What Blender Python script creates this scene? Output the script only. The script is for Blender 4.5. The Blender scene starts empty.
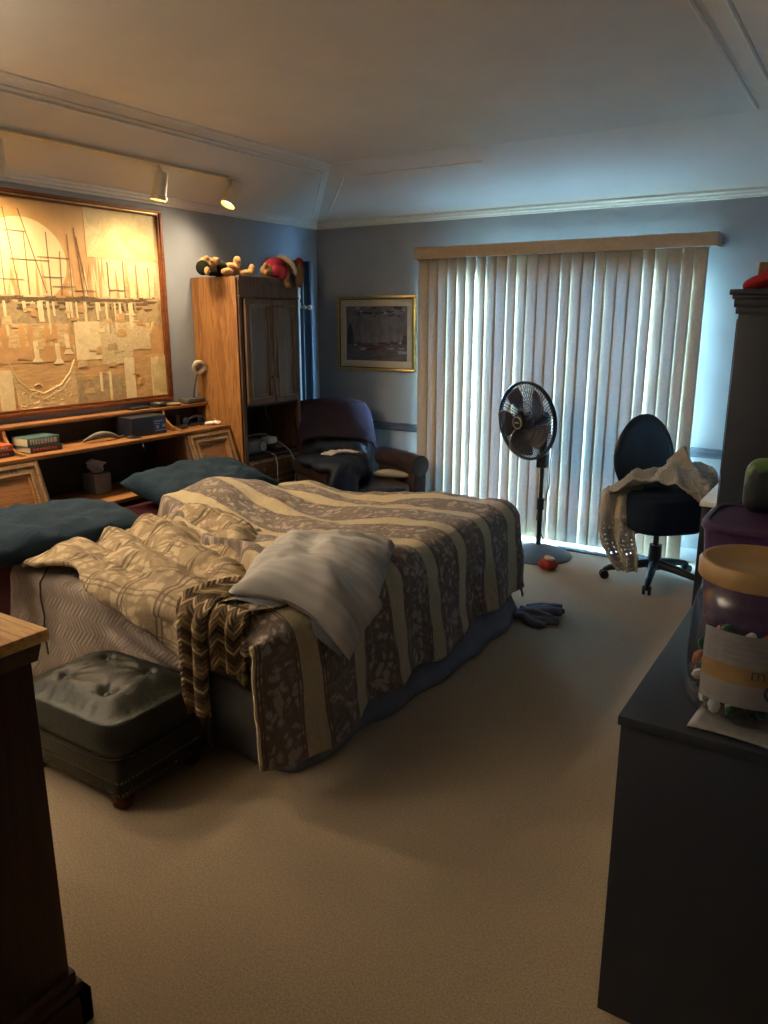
import bpy, bmesh, math, random
from mathutils import Vector, Matrix, noise as mnoise
random.seed(7)
S = bpy.context.scene
COL = S.collection
PI = math.pi
R = math.radians
V = Vector

# ------------------------------------------------------------------ helpers
def clamp(x, a=0.0, b=1.0): return max(a, min(b, x))
def smooth(x, a=0.0, b=1.0):
    t = clamp((x - a) / (b - a)); return t * t * (3 - 2 * t)
def nz(x, y, z=0.0): return mnoise.noise(V((x, y, z)))
def fbm(x, y, z=0.0, o=3):
    s, a, f = 0, 1, 1
    for i in range(o):
        s += a * nz(x * f, y * f, z + i * 7.1); a *= .5; f *= 2
    return s

class MB:
    def __init__(self):
        self.bm = bmesh.new(); self.uv = self.bm.loops.layers.uv.new('UVMap')
    def _merge(self, b, mi, M=None):
        if M is not None: b.transform(M)
        vs = [self.bm.verts.new(v.co) for v in b.verts]
        b.verts.index_update()
        for f in b.faces:
            try:
                nf = self.bm.faces.new([vs[v.index] for v in f.verts]); nf.material_index = mi
            except ValueError: pass
        b.free(); return self
    def box(self, a, c, bev=0.0, mi=0, M=None, seg=2):
        b = bmesh.new(); bmesh.ops.create_cube(b, size=1)
        a, c = V(a), V(c)
        for v in b.verts:
            v.co = V(((a[i] + c[i]) / 2 + v.co[i] * (c[i] - a[i]) for i in range(3)))
        if bev > 0:
            bmesh.ops.bevel(b, geom=list(b.edges), offset=bev, segments=seg, affect='EDGES', profile=.5, clamp_overlap=True)
        return self._merge(b, mi, M)
    def cyl(self, p0, p1, r0, r1=None, n=20, mi=0, caps=True, M=None):
        if r1 is None: r1 = r0
        p0, p1 = V(p0), V(p1); d = p1 - p0
        b = bmesh.new()
        bmesh.ops.create_cone(b, cap_ends=caps, cap_tris=False, segments=n, radius1=max(r0, 1e-5), radius2=max(r1, 1e-5), depth=d.length)
        b.transform(Matrix.Translation((p0 + p1) / 2) @ d.to_track_quat('Z', 'Y').to_matrix().to_4x4())
        return self._merge(b, mi, M)
    def ell(self, c, r, rot=(0, 0, 0), mi=0, nu=20, nv=12, M=None):
        b = bmesh.new(); bmesh.ops.create_uvsphere(b, u_segments=nu, v_segments=nv, radius=1)
        if not hasattr(r, '__len__'): r = (r, r, r)
        from mathutils import Euler
        b.transform(Matrix.Translation(c) @ Euler(rot).to_matrix().to_4x4() @ Matrix.Diagonal((*r, 1)))
        return self._merge(b, mi, M)
    def lathe(self, prof, n=32, mi=0, M=None, arc=2 * PI):
        b = bmesh.new(); full = abs(arc - 2 * PI) < 1e-6
        m = n if full else n + 1
        rings = []
        for (r, z) in prof:
            if r < 1e-6: rings.append([b.verts.new((0, 0, z))])
            else: rings.append([b.verts.new((r * math.cos(arc * i / n), r * math.sin(arc * i / n), z)) for i in range(m)])
        for a, c in zip(rings, rings[1:]):
            for i in range(n):
                j = (i + 1) % m
                q = [a[i % len(a)], a[j % len(a)], c[j % len(c)], c[i % len(c)]]
                u = []
                for v in q:
                    if v not in u: u.append(v)
                if len(u) > 2:
                    try: b.faces.new(u)
                    except ValueError: pass
        return self._merge(b, mi, M)
    def tube(self, pts, r, n=8, mi=0, closed=False, M=None):
        pts = [V(p) for p in pts]; L = len(pts)
        rr = r if hasattr(r, '__len__') else [r] * L
        b = bmesh.new(); rings = []; up = None
        for i, p in enumerate(pts):
            if closed: t = pts[(i + 1) % L] - pts[i - 1]
            else: t = pts[min(i + 1, L - 1)] - pts[max(i - 1, 0)]
            t.normalize()
            if up is None: up = V((0, 0, 1)) if abs(t.z) < .9 else V((1, 0, 0))
            x = t.cross(up)
            if x.length < 1e-4: x = t.cross(V((0, 1, 0)))
            x.normalize(); y = x.cross(t).normalized(); up = y
            rings.append([b.verts.new(p + (x * math.cos(2 * PI * k / n) + y * math.sin(2 * PI * k / n)) * rr[i]) for k in range(n)])
        for i in range(L if closed else L - 1):
            a, c = rings[i], rings[(i + 1) % L]
            for k in range(n):
                b.faces.new([a[k], a[(k + 1) % n], c[(k + 1) % n], c[k]])
        if not closed:
            b.faces.new(rings[0]); b.faces.new(rings[-1][::-1])
        return self._merge(b, mi, M)
    def prism(self, pts, f0, f1, mi=0):
        # pts 2-D, f0 / f1 map a 2-D point to its two 3-D ends
        b = bmesh.new()
        A = [b.verts.new(f0(*p)) for p in pts]; B = [b.verts.new(f1(*p)) for p in pts]
        n = len(pts)
        b.faces.new(A); b.faces.new(B[::-1])
        for i in range(n): b.faces.new([A[i], B[i], B[(i + 1) % n], A[(i + 1) % n]])
        return self._merge(b, mi)
    def poly(self, pts, mi=0):
        f = self.bm.faces.new([self.bm.verts.new(p) for p in pts]); f.material_index = mi; return self
    def grid(self, fn, nu, nv, mi=0, skip=None, wrap=False):
        # fn(s,t) -> (co, (u,v))
        m = nu if wrap else nu + 1
        vs = [[None] * (nv + 1) for _ in range(m)]; uvs = {}
        for i in range(m):
            for j in range(nv + 1):
                co, uv = fn(i / nu, j / nv)
                v = self.bm.verts.new(co); vs[i][j] = v; uvs[v] = uv
        for i in range(nu):
            for j in range(nv):
                if skip and skip(i, j): continue
                k = (i + 1) % m
                f = self.bm.faces.new([vs[i][j], vs[k][j], vs[k][j + 1], vs[i][j + 1]])
                f.material_index = mi
                for l in f.loops: l[self.uv].uv = uvs[l.vert]
        return self
    def build(self, name, mats, parent=None, local=False, ang=38, flat=False, recalc=True):
        bm = self.bm
        if recalc: bmesh.ops.recalc_face_normals(bm, faces=list(bm.faces))
        for f in bm.faces: f.smooth = not flat
        if not flat:
            for e in bm.edges:
                if len(e.link_faces) == 2 and e.calc_face_angle(0) > R(ang): e.smooth = False
        me = bpy.data.meshes.new(name)
        o = bpy.data.objects.new(name, me); COL.objects.link(o)
        if parent is not None:
            o.parent = parent
            if not local: bm.transform(world(parent).inverted())
        elif not local and bm.verts:
            xs = [v.co for v in bm.verts]
            lo = [min(c[i] for c in xs) for i in range(3)]; hi = [max(c[i] for c in xs) for i in range(3)]
            c = V(((lo[0] + hi[0]) / 2, (lo[1] + hi[1]) / 2, lo[2]))
            bm.transform(Matrix.Translation(-c)); o.location = c
        bm.to_mesh(me); bm.free()
        for m in (mats if isinstance(mats, (list, tuple)) else [mats]): me.materials.append(m)
        return o

def world(o):
    m = Matrix.LocRotScale(o.location, o.rotation_euler, o.scale)
    return world(o.parent) @ m if o.parent else m
def tag(o, label=None, cat=None, group=None, kind=None):
    if label: o['label'] = label
    if cat: o['category'] = cat
    if group: o['group'] = group
    if kind: o['kind'] = kind
    return o
def thing(name, label, cat, loc=(0, 0, 0), rot=0.0, group=None):
    o = bpy.data.objects.new(name, None); COL.objects.link(o)
    o.empty_display_size = .1
    o.location = loc; o.rotation_euler = rot if hasattr(rot, '__len__') else (0, 0, rot)
    return tag(o, label, cat, group)
def struct(o): o['kind'] = 'structure'; return o
def mod(o, t, **k):
    m = o.modifiers.new(t.title(), t)
    for a, b in k.items(): setattr(m, a, b)
    return o
def dup_tree(o, parent=None):
    c = o.copy(); COL.objects.link(c); c.parent = parent
    for ch in list(o.children): dup_tree(ch, c)
    return c

# ------------------------------------------------------------------ materials
def lin(h):
    h = h.lstrip('#'); c = [int(h[i:i + 2], 16) / 255 for i in (0, 2, 4)]
    return tuple(x / 12.92 if x < .04045 else ((x + .055) / 1.055) ** 2.4 for x in c) + (1,)
class NT:
    def __init__(self, name):
        self.m = bpy.data.materials.new(name); self.m.use_nodes = True
        self.t = self.m.node_tree; self.N = self.t.nodes; self.L = self.t.links
        self.b = self.N['Principled BSDF']; self.out = self.N['Material Output']
    def n(self, typ, **k):
        x = self.N.new(typ)
        for a, b in k.items():
            if a == 'I':
                for kk, vv in b.items():
                    if isinstance(vv, bpy.types.NodeSocket): self.L.new(vv, x.inputs[kk])
                    else: x.inputs[kk].default_value = vv
            else: setattr(x, a, b)
        return x
    def link(self, a, b): self.L.new(a, b)
    def math(self, op, a, b=0.0, c=0.0):
        x = self.N.new('ShaderNodeMath'); x.operation = op
        for i, v in enumerate((a, b, c)):
            if isinstance(v, bpy.types.NodeSocket): self.L.new(v, x.inputs[i])
            else: x.inputs[i].default_value = v
        return x.outputs[0]
    def ramp(self, fac, stops, interp='LINEAR'):
        x = self.N.new('ShaderNodeValToRGB'); x.color_ramp.interpolation = interp
        e = x.color_ramp.elements
        while len(e) < len(stops): e.new(.5)
        for s, (p, c) in zip(e, stops): s.position = p; s.color = c
        self.L.new(fac, x.inputs[0]); return x.outputs[0]
    def mix(self, f, a, b):
        x = self.N.new('ShaderNodeMix'); x.data_type = 'RGBA'
        for i, v in ((0, f), (6, a), (7, b)):
            if isinstance(v, bpy.types.NodeSocket): self.L.new(v, x.inputs[i])
            else: x.inputs[i].default_value = v
        return x.outputs[2]
    def coord(self, what='Object', scale=(1, 1, 1), rot=(0, 0, 0)):
        tc = self.N.new('ShaderNodeTexCoord'); mp = self.N.new('ShaderNodeMapping')
        mp.inputs['Scale'].default_value = scale; mp.inputs['Rotation'].default_value = rot
        self.L.new(tc.outputs[what], mp.inputs['Vector']); return mp.outputs[0]
    def noise(self, vec, scale=5, detail=4, rough=.5, dist=0.0):
        x = self.n('ShaderNodeTexNoise', I={'Vector': vec, 'Scale': scale, 'Detail': detail, 'Roughness': rough, 'Distortion': dist})
        return x.outputs['Fac']
    def bump(self, h, strength=.3, dist=.01):
        x = self.n('ShaderNodeBump', I={'Height': h, 'Strength': strength, 'Distance': dist})
        self.L.new(x.outputs[0], self.b.inputs['Normal'])
    def base(self, c):
        if isinstance(c, bpy.types.NodeSocket): self.L.new(c, self.b.inputs['Base Color'])
        else: self.b.inputs['Base Color'].default_value = c
        return self
    def set(self, **k):
        for a, b in k.items(): self.b.inputs[a.replace('_', ' ')].default_value = b
        return self

def plain(name, hexc, rough=.5, metal=0, spec=.5, var=.06, scale=30, bump=0.0, bscale=200, sheen=0.0):
    t = NT(name); c = lin(hexc)
    v = t.coord('Object')
    n = t.noise(v, scale, 3)
    d = tuple(x * (1 - var * 2) for x in c[:3]) + (1,); l = tuple(min(1, x * (1 + var * 2)) for x in c[:3]) + (1,)
    t.base(t.ramp(n, [(.3, d), (.7, l)]))
    t.set(Roughness=rough, Metallic=metal)
    t.b.inputs['Specular IOR Level'].default_value = spec
    if sheen: t.b.inputs['Sheen Weight'].default_value = sheen
    if bump: t.bump(t.noise(v, bscale, 2), bump, .002)
    return t.m
def wood(name, dark, light, axis='z', rough=.4, fine=1.0):
    t = NT(name)
    sc = {'z': (14, 14, .9), 'y': (14, .9, 14), 'x': (.9, 14, 14)}[axis]
    v = t.coord('Object', tuple(s * fine for s in sc))
    n1 = t.noise(v, 1.6, 5, .6, 1.2)
    n2 = t.noise(v, 7, 3, .6, .3)
    f = t.math('ADD', t.math('MULTIPLY', n1, .7), t.math('MULTIPLY', n2, .3))
    t.base(t.ramp(f, [(.32, lin(dark)), (.5, lin(light)), (.56, lin(dark)), (.72, lin(light))]))
    t.set(Roughness=max(rough, .5)); t.b.inputs['Specular IOR Level'].default_value = .22; t.bump(n2, .06, .002)
    return t.m
def cloth(name, hexc, scale=350, var=.08, bump=.25, rough=.95, wr=.0):
    t = NT(name); c = lin(hexc); v = t.coord('Object')
    n = t.noise(v, 14, 4)
    d = tuple(x * (1 - var * 2) for x in c[:3]) + (1,); l = tuple(min(1, x * (1 + var * 2)) for x in c[:3]) + (1,)
    t.base(t.ramp(n, [(.3, d), (.7, l)])); t.set(Roughness=rough)
    t.b.inputs['Specular IOR Level'].default_value = .15
    h = t.noise(v, scale, 2)
    if wr: h = t.math('ADD', t.math('MULTIPLY', h, .25), t.math('MULTIPLY', t.noise(v, 11, 4, .55, 1.0), wr))
    t.bump(h, bump, .012 if wr else .004)
    return t.m

M = {}
M['wall'] = plain('wall_paint', '#92989f', .75, spec=.3, var=.02, scale=6, bump=.08, bscale=160)
M['ceil'] = plain('ceiling_paint', '#cdc6ba', .8, spec=.2, var=.015, scale=4, bump=.06, bscale=120)
M['trim'] = plain('trim_paint', '#d6d0c6', .5, spec=.4, var=.02)
M['rail'] = plain('rail_paint', '#4c5766', .5, spec=.4, var=.03)
M['base'] = plain('baseboard_paint', '#a5acb5', .5, spec=.4, var=.03)
# carpet
t = NT('carpet_pile'); v = t.coord('Object')
n = t.noise(v, 160, 3, .7); n2 = t.noise(v, 2.2, 3, .55)
t.base(t.mix(t.math('MULTIPLY', n2, .5), t.ramp(n, [(.3, lin('#8f7b64')), (.7, lin('#c9b79d'))]), lin('#a8947a')))
t.set(Roughness=1.0); t.b.inputs['Specular IOR Level'].default_value = .05
t.bump(t.math('ADD', t.noise(v, 240, 3, .8), t.math('MULTIPLY', t.noise(v, 18, 3), .5)), .9, .012)
M['carpet'] = t.m

M['oak'] = wood('honey_oak_veneer', '#754c29', '#946739', 'z', .42)
M['oak_y'] = wood('honey_oak_edge', '#6f4626', '#93663c', 'y', .4)
M['frontwood'] = wood('brown_stained_wood', '#4e3829', '#6a503f', 'z', .4)
M['doorpanel'] = wood('dark_panel_wood', '#58493f', '#6c5b4e', 'z', .45)
M['mould_hi'] = wood('moulding_wood', '#66523f', '#84705a', 'z', .35)
M['hb_door'] = wood('headboard_door_wood', '#7a4f2c', '#93653c', 'y', .4)
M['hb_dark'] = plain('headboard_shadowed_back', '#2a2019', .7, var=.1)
M['chest'] = wood('chest_wood_shaded', '#2c1a10', '#3c2517', 'z', .35)  # shade on the chest body is put into this dark wood colour
M['chest_top'] = wood('chest_top_wood_lit', '#a8743c', '#c89a5c', 'x', .3)  # lamplight on the chest top is put into this lighter wood colour
M['brass'] = plain('aged_brass', '#8a6b3a', .35, metal=1, var=.08)
M['black'] = plain('black_plastic', '#15171b', .45, var=.1)
M['fanblack'] = plain('fan_black_plastic', '#1c1d22', .4, var=.1)
M['blade'] = plain('fan_blade_plastic', '#44444e', .35, var=.06)
M['navy'] = cloth('navy_fabric', '#16202e', 300)
M['panel_black'] = plain('matt_black_panel', '#14161a', .8, spec=.1, var=.05)
M['darkcab'] = plain('black_brown_laminate', '#20242f', .38, spec=.4, var=.05, scale=12)
M['darktop'] = plain('black_brown_top', '#20242c', .45, spec=.35, var=.05, scale=12)
M['white'] = plain('white_plastic', '#cfccc4', .4, var=.03)
M['cream'] = plain('cream_enamel', '#cbbd9f', .4, var=.03)
M['grey'] = plain('grey_plastic', '#7d7d78', .45, var=.05)
M['gold'] = plain('gold_frame', '#c2a868', .3, metal=.8, var=.1)
M['teal'] = cloth('teal_cotton', '#1b2d3b', 400, .08, .8, .8, wr=1.6)
M['maroon'] = cloth('maroon_sheet', '#3a161d', 300, .1, .3, .9, wr=.5)
M['linen'] = cloth('pale_linen', '#aaa39a', 420, .05, .4, .85, wr=.9)
t = NT('pale_striped_cotton'); v = t.coord('UV')
sx = t.n('ShaderNodeSeparateXYZ', I={0: v})
w = t.math('SINE', t.math('MULTIPLY', sx.outputs[0], 150.0))
t.base(t.mix(t.math('MULTIPLY_ADD', w, .5, .5), lin('#a9a7a3'), lin('#a09e9b'))); t.set(Roughness=.85)
t.b.inputs['Specular IOR Level'].default_value = .15
ov = t.coord('Object'); t.bump(t.math('ADD', t.noise(ov, 9, 4, .5, .8), t.math('MULTIPLY', t.noise(ov, 400, 2), .1)), .5, .012)
M['stripe_pillow'] = t.m
M['skirt'] = cloth('slate_box_spring_cloth', '#74757c', 260, .06, .4, .95, wr=.6)
M['ticking'] = cloth('mattress_ticking', '#8a8580', 260)
M['purple'] = cloth('purple_throw', '#382c33', 260, .06, .3)
M['purple_bin'] = plain('purple_plastic', '#42284c', .4, var=.04)
M['knit'] = cloth('beige_knit', '#938a7d', 120, .12, 1.0, .95, wr=.5)
M['greyrag'] = cloth('charcoal_rag', '#6a6b70', 260, .1, .5)
t = NT('brown_leather'); v = t.coord('Object'); n = t.noise(v, 22, 4)
t.base(t.ramp(n, [(.3, lin('#241c1b')), (.7, lin('#382b28'))])); t.set(Roughness=.33); t.bump(t.noise(v, 60, 4, .6, .4), .25, .006); M['leather'] = t.m
t = NT('dark_green_leather'); v = t.coord('Object'); n = t.noise(v, 12, 4)
t.base(t.ramp(n, [(.3, lin('#13150f')), (.7, lin('#23251d'))])); t.set(Roughness=.45); t.b.inputs['Specular IOR Level'].default_value = .35; t.bump(t.noise(v, 34, 5, .6, 1.5), .3, .01); M['greenleather'] = t.m
M['nail'] = plain('nailhead_brass', '#7d6a45', .4, metal=1)
M['bun'] = wood('bun_foot_wood', '#3a1a10', '#552a1a', 'z', .3)
# comforter
def floral(t, uv, dark, mid, light, sc=13):
    nv = t.n('ShaderNodeTexNoise', I={'Vector': uv, 'Scale': sc * .9, 'Detail': 2})
    ofs = t.n('ShaderNodeVectorMath', operation='MULTIPLY_ADD', I={0: nv.outputs['Color'], 1: (.13, .13, .13), 2: uv})
    vor = t.n('ShaderNodeTexVoronoi', feature='F1', I={'Vector': ofs.outputs[0], 'Scale': sc * 1.5})
    f = t.math('ADD', t.math('MULTIPLY', vor.outputs['Distance'], .75), t.math('MULTIPLY', t.noise(uv, sc * .55, 3, .6, .8), .55))
    return t.ramp(f, [(.50, light), (.58, mid), (.64, dark), (.82, dark), (.92, mid)])
t = NT('striped_floral_comforter'); uv = t.coord('UV')
sx = t.n('ShaderNodeSeparateXYZ', I={0: uv})
wob = t.math('MULTIPLY', t.math('SUBTRACT', t.noise(uv, 3.0, 2), .5), .02)
fr = t.math('FRACT', t.math('DIVIDE', t.math('ADD', t.math('ADD', sx.outputs[1], wob), .155), .30))
cream, line, tan = lin('#a8997a'), lin('#57483e'), lin('#8d7a62')
fl = floral(t, uv, lin('#675a51'), lin('#7b6e63'), lin('#978a7d'), 14)
band = t.ramp(fr, [(0, (0, 0, 0, 1)), (.30, (1, 1, 1, 1)), (.95, (0, 0, 0, 1))], 'CONSTANT')
ln = t.ramp(fr, [(0, (0, 0, 0, 1)), (.285, (1, 1, 1, 1)), (.31, (0, 0, 0, 1)), (.335, (1, 1, 1, 1)), (.36, (0, 0, 0, 1)), (.885, (1, 1, 1, 1)), (.91, (0, 0, 0, 1)), (.935, (1, 1, 1, 1)), (.96, (0, 0, 0, 1))], 'CONSTANT')
c1 = t.mix(band, cream, fl); c2 = t.mix(t.math('MULTIPLY', ln, .85), c1, line)
t.base(c2); t.set(Roughness=.75); t.b.inputs['Specular IOR Level'].default_value = .2
t.b.inputs['Sheen Weight'].default_value = .15
h = t.math('ADD', t.noise(uv, 26, 4, .6, 1.0), t.math('MULTIPLY', t.noise(uv, 9, 3, .5, .6), 1.2))
t.bump(h, .8, .016); M['comf'] = t.m
t = NT('plaid_comforter_reverse'); uv = t.coord('UV'); sx = t.n('ShaderNodeSeparateXYZ', I={0: uv})
def dbl(sock, per):
    fr = t.math('FRACT', t.math('DIVIDE', sock, per))
    return t.ramp(fr, [(0, (0, 0, 0, 1)), (.40, (1, 1, 1, 1)), (.45, (0, 0, 0, 1)), (.52, (1, 1, 1, 1)), (.57, (0, 0, 0, 1))], 'CONSTANT')
wx = t.math('ADD', sx.outputs[0], t.math('MULTIPLY', t.noise(uv, 4, 2), .03)); wy = t.math('ADD', sx.outputs[1], t.math('MULTIPLY', t.noise(uv, 5, 2), .03))
lines = t.math('MAXIMUM', t.math('MULTIPLY', dbl(wx, .21), .8), t.math('MULTIPLY', dbl(wy, .15), .55))
fl = floral(t, uv, lin('#86755d'), lin('#978569'), lin('#a8967a'), 12)
t.base(t.mix(t.math('MULTIPLY', lines, .9), fl, lin('#4a3b2d'))); t.set(Roughness=.8); t.b.inputs['Specular IOR Level'].default_value = .2
h = t.math('ADD', t.noise(uv, 24, 4, .6, 1.0), t.math('MULTIPLY', t.noise(uv, 9, 3, .5, .6), 1.2)); t.bump(h, .6, .014); M['plaid'] = t.m
# quilted blanket
t = NT('ribbed_grey_quilt'); uv = t.coord('UV'); sx = t.n('ShaderNodeSeparateXYZ', I={0: uv})
fy = t.math('FRACT', t.math('DIVIDE', sx.outputs[1], .12))
sgn = t.math('SUBTRACT', t.math('MULTIPLY', t.math('GREATER_THAN', fy, .5), 2.0), 1.0)
ph = t.math('ADD', t.math('MULTIPLY', sx.outputs[0], 260.0), t.math('MULTIPLY', t.math('MULTIPLY', fy, sgn), 22.0))
rib = t.math('SINE', ph)
n = t.noise(uv, 10, 3)
t.base(t.mix(t.math('MULTIPLY_ADD', rib, .14, .18), t.ramp(n, [(.3, lin('#81756b')), (.7, lin('#91847a'))]), lin('#5e544c'))); t.set(Roughness=.95)
t.b.inputs['Specular IOR Level'].default_value = .1
t.bump(rib, .35, .004); M['quilt'] = t.m
# chevron afghan
t = NT('chevron_knit'); uv = t.coord('UV'); sx = t.n('ShaderNodeSeparateXYZ', I={0: uv})
tri = t.math('ABSOLUTE', t.math('SUBTRACT', t.math('FRACT', t.math('DIVIDE', sx.outputs[0], .085)), .5))
f = t.math('FRACT', t.math('DIVIDE', t.math('ADD', sx.outputs[1], t.math('MULTIPLY', tri, .085)), .15))
t.base(t.ramp(f, [(0, lin('#5a4a3a')), (.2, lin('#75634c')), (.36, lin('#9a8868')), (.44, lin('#806c50')), (.56, lin('#4c4034')), (.74, lin('#6a5a46')), (.86, lin('#a8987a')), (.93, lin('#66563f'))], 'CONSTANT'))
t.set(Roughness=1.0); t.b.inputs['Specular IOR Level'].default_value = .1
w = t.math('SINE', t.math('MULTIPLY', f, 2 * PI * 7)); t.bump(w, .5, .006); M['afghan'] = t.m
t = NT('crochet_wool'); uv = t.coord('UV'); sx = t.n('ShaderNodeSeparateXYZ', I={0: uv})
w = t.math('MULTIPLY', t.math('SINE', t.math('MULTIPLY', sx.outputs[0], 420.0)), t.math('SINE', t.math('MULTIPLY', sx.outputs[1], 420.0)))
t.base(t.mix(t.math('MULTIPLY_ADD', w, .5, .5), lin('#8f877a'), lin('#aaa193'))); t.set(Roughness=1.0); t.b.inputs['Specular IOR Level'].default_value = .1
t.bump(w, .3, .004); M['knit'] = t.m
# blind slats: slightly translucent vinyl
t = NT('beige_vinyl_slat'); ov = t.coord('Object')
c = t.ramp(t.noise(ov, 40, 2), [(.3, lin('#b5a283')), (.7, lin('#bfac8d'))])
t.base(c); t.set(Roughness=.5)
tr = t.n('ShaderNodeBsdfTranslucent', I={0: (.62, .62, .60, 1)})
mx = t.n('ShaderNodeMixShader', I={0: .09}); t.link(t.b.outputs[0], mx.inputs[1]); t.link(tr.outputs[0], mx.inputs[2]); t.link(mx.outputs[0], t.out.inputs[0])
M['slat'] = t.m
M['valance'] = plain('beige_valance', '#b7a083', .5, var=.03)
def clear(name, tint, gl=.08, rough=.05):
    t = NT(name); tr = t.n('ShaderNodeBsdfTransparent', I={0: tint}); g = t.n('ShaderNodeBsdfGlossy', I={'Roughness': rough})
    lw = t.n('ShaderNodeLayerWeight', I={0: .25}); f = t.math('MULTIPLY_ADD', lw.outputs['Facing'], .35, gl)
    mx = t.n('ShaderNodeMixShader'); t.link(f, mx.inputs[0]); t.link(tr.outputs[0], mx.inputs[1]); t.link(g.outputs[0], mx.inputs[2]); t.link(mx.outputs[0], t.out.inputs[0])
    return t.m
M['glass'] = clear('door_glass', (.95, .98, 1, 1), .03)
M['jarplastic'] = clear('clear_jar_plastic', (.88, .89, .93, 1), .05, .12)
M['frame_alu'] = plain('door_frame_aluminium', '#6f7478', .4, metal=.6)

# ------------------------------------------------------------------ the room
X1, Y1, ZC, ZT = 4.4, 5.475, 2.40, 2.73      # right wall, back wall, cornice height, tray height
XJ, YJ, Y0 = 5.4, 1.2, -1.6                  # entry jog on the right, its end, wall behind the camera
struct(MB().box((-.1, Y0 - .1, -.1), (XJ + .1, Y1 + .1, 0)).build('floor', M['carpet']))
struct(MB().box((-.12, Y0 - .1, 0), (0, Y1 + .12, 2.46)).build('wall_left', M['wall']))
DX0, DX1, DZ = 1.22, 3.05, 2.03
b = MB(); b.box((0, Y1, 0), (DX0, Y1 + .12, 2.46)); b.box((DX1, Y1, 0), (X1 + .12, Y1 + .12, 2.46)); b.box((DX0, Y1, DZ), (DX1, Y1 + .12, 2.46))
struct(b.build('wall_back', M['wall']))
b = MB(); b.box((X1, YJ, 0), (X1 + .12, Y1, 2.46)); b.box((X1 + .12, YJ, 0), (XJ, YJ + .12, 2.46)); b.box((XJ, Y0, 0), (XJ + .12, YJ + .12, 2.46))
struct(b.build('wall_right', M['wall']))
struct(MB().box((-.12, Y0 - .12, 0), (XJ + .12, Y0, 2.46)).build('wall_front', M['wall']))
# tray ceiling: sloped coves on four sides and a raised flat
TX0, TX1, TY0, TY1 = .585, 3.46, -1.0, 4.89
def cove(xa, ya, xb, yb): pass
b = MB()
o4 = [(0, Y0, ZC), (X1, Y0, ZC), (X1, Y1, ZC), (0, Y1, ZC)]; i4 = [(TX0, TY0, ZT), (TX1, TY0, ZT), (TX1, TY1, ZT), (TX0, TY1, ZT)]
for k in range(4): b.poly([o4[k], o4[(k + 1) % 4], i4[(k + 1) % 4], i4[k]])
b.poly(i4); b.poly([(X1, Y0, ZC), (XJ, Y0, ZC), (XJ, YJ, ZC), (X1, YJ, ZC)])
b.box((-.12, Y0 - .12, 2.76), (XJ + .12, Y1 + .12, 2.84)); b.box((-.12, Y0 - .12, 2.44), (-.02, Y1 + .12, 2.8)); b.box((-.12, Y1 + .02, 2.44), (XJ + .1, Y1 + .12, 2.8)); b.box((XJ + .02, Y0, 2.44), (XJ + .12, Y1, 2.8)); b.box((-.1, Y0 - .12, 2.44), (XJ + .1, Y0 - .02, 2.8))
struct(b.build('ceiling', M['ceil'], flat=True, recalc=False))
# cornice where wall meets cove
def strip(name, prof, p0, p1, inward, mat):
    # prof: list of (out from wall, z)
    p0, p1, n = V(p0), V(p1), V(inward)
    b = MB(); b.prism(prof, lambda a, z: p0 + n * a + V((0, 0, z)), lambda a, z: p1 + n * a + V((0, 0, z)))
    return struct(b.build(name, mat, ang=25))
CP = [(0, 2.372), (.014, 2.372), (.018, 2.384), (.03, 2.390), (.034, 2.402), (.044, 2.410), (.046, 2.424), (0, 2.40)]
strip('trim_1', CP, (0, Y0, 0), (0, Y1, 0), (1, 0, 0), M['trim'])
strip('trim_2', CP, (0, Y1, 0), (X1, Y1, 0), (0, -1, 0), M['trim'])
strip('trim_3', CP, (X1, YJ, 0), (X1, Y1, 0), (-1, 0, 0), M['trim'])
# paired beads along the tray edge and down the hips
def bead(b, p0, p1, r=.012):
    b.tube([p0, p1], r, 8)
def cove_pt(o, i, f): return V(o) * (1 - f) + V(i) * f
b = MB()
d = .055
bead(b, (TX0 + d, TY0, ZT), (TX0 + d, TY1 - d, ZT)); bead(b, (TX0 + .025, TY0, ZT - .002), (TX0 + .025, TY1 - .025, ZT - .002), .008)
sl = (ZT - ZC) / .585
bead(b, (TX0 - .08, TY0, ZT - .08 * sl), (TX0 - .08, TY1 + .01, ZT - .08 * sl), .011); bead(b, (TX0 - .05, TY0, ZT - .05 * sl), (TX0 - .05, TY1 + .03, ZT - .05 * sl), .008)
struct(b.build('trim_4', M['trim']))
b = MB()
bead(b, (TX0 + d, TY1 - d, ZT), (1.75, TY1 - d, ZT), .008)
bead(b, (TX0 + .03, TY1 + .12, ZT - .12 * sl), (1.75, TY1 + .12, ZT - .12 * sl), .008)
struct(b.build('trim_5', M['trim']))
b = MB()
slr = (ZT - ZC) / (X1 - TX1)
bead(b, (TX1 - .03, TY0, ZT), (TX1 - .03, TY1 - .08, ZT)); bead(b, (TX1 + .1, TY0, ZT - .1 * slr), (TX1 + .1, TY1 - .08, ZT - .1 * slr))
struct(b.build('trim_6', M['trim']))
b = MB()
bead(b, (.02, Y1 - .10, 2.413), (TX0 - .08, TY1 + .01, ZT - .08 * sl), .008)
bead(b, (.10, Y1 - .02, 2.413), (TX0 + .03, TY1 + .12, ZT - .12 * sl), .008)
struct(b.build('trim_7', M['trim']))
RP = [(0, .735), (.012, .735), (.02, .75), (.02, .775), (.03, .785), (.03, .80), (0, .80)]
b = MB()
for xa, xb in ((0, DX0 - .09), (DX1 + .09, X1)):
    b.prism(RP, lambda a, z: V((xa, Y1 - a, z)), lambda a, z: V((xb, Y1 - a, z)))
struct(b.build('trim_8', M['rail'], ang=25))
BP = [(0, 0), (.014, 0), (.014, .07), (.008, .09), (0, .09)]
b = MB()
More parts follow.
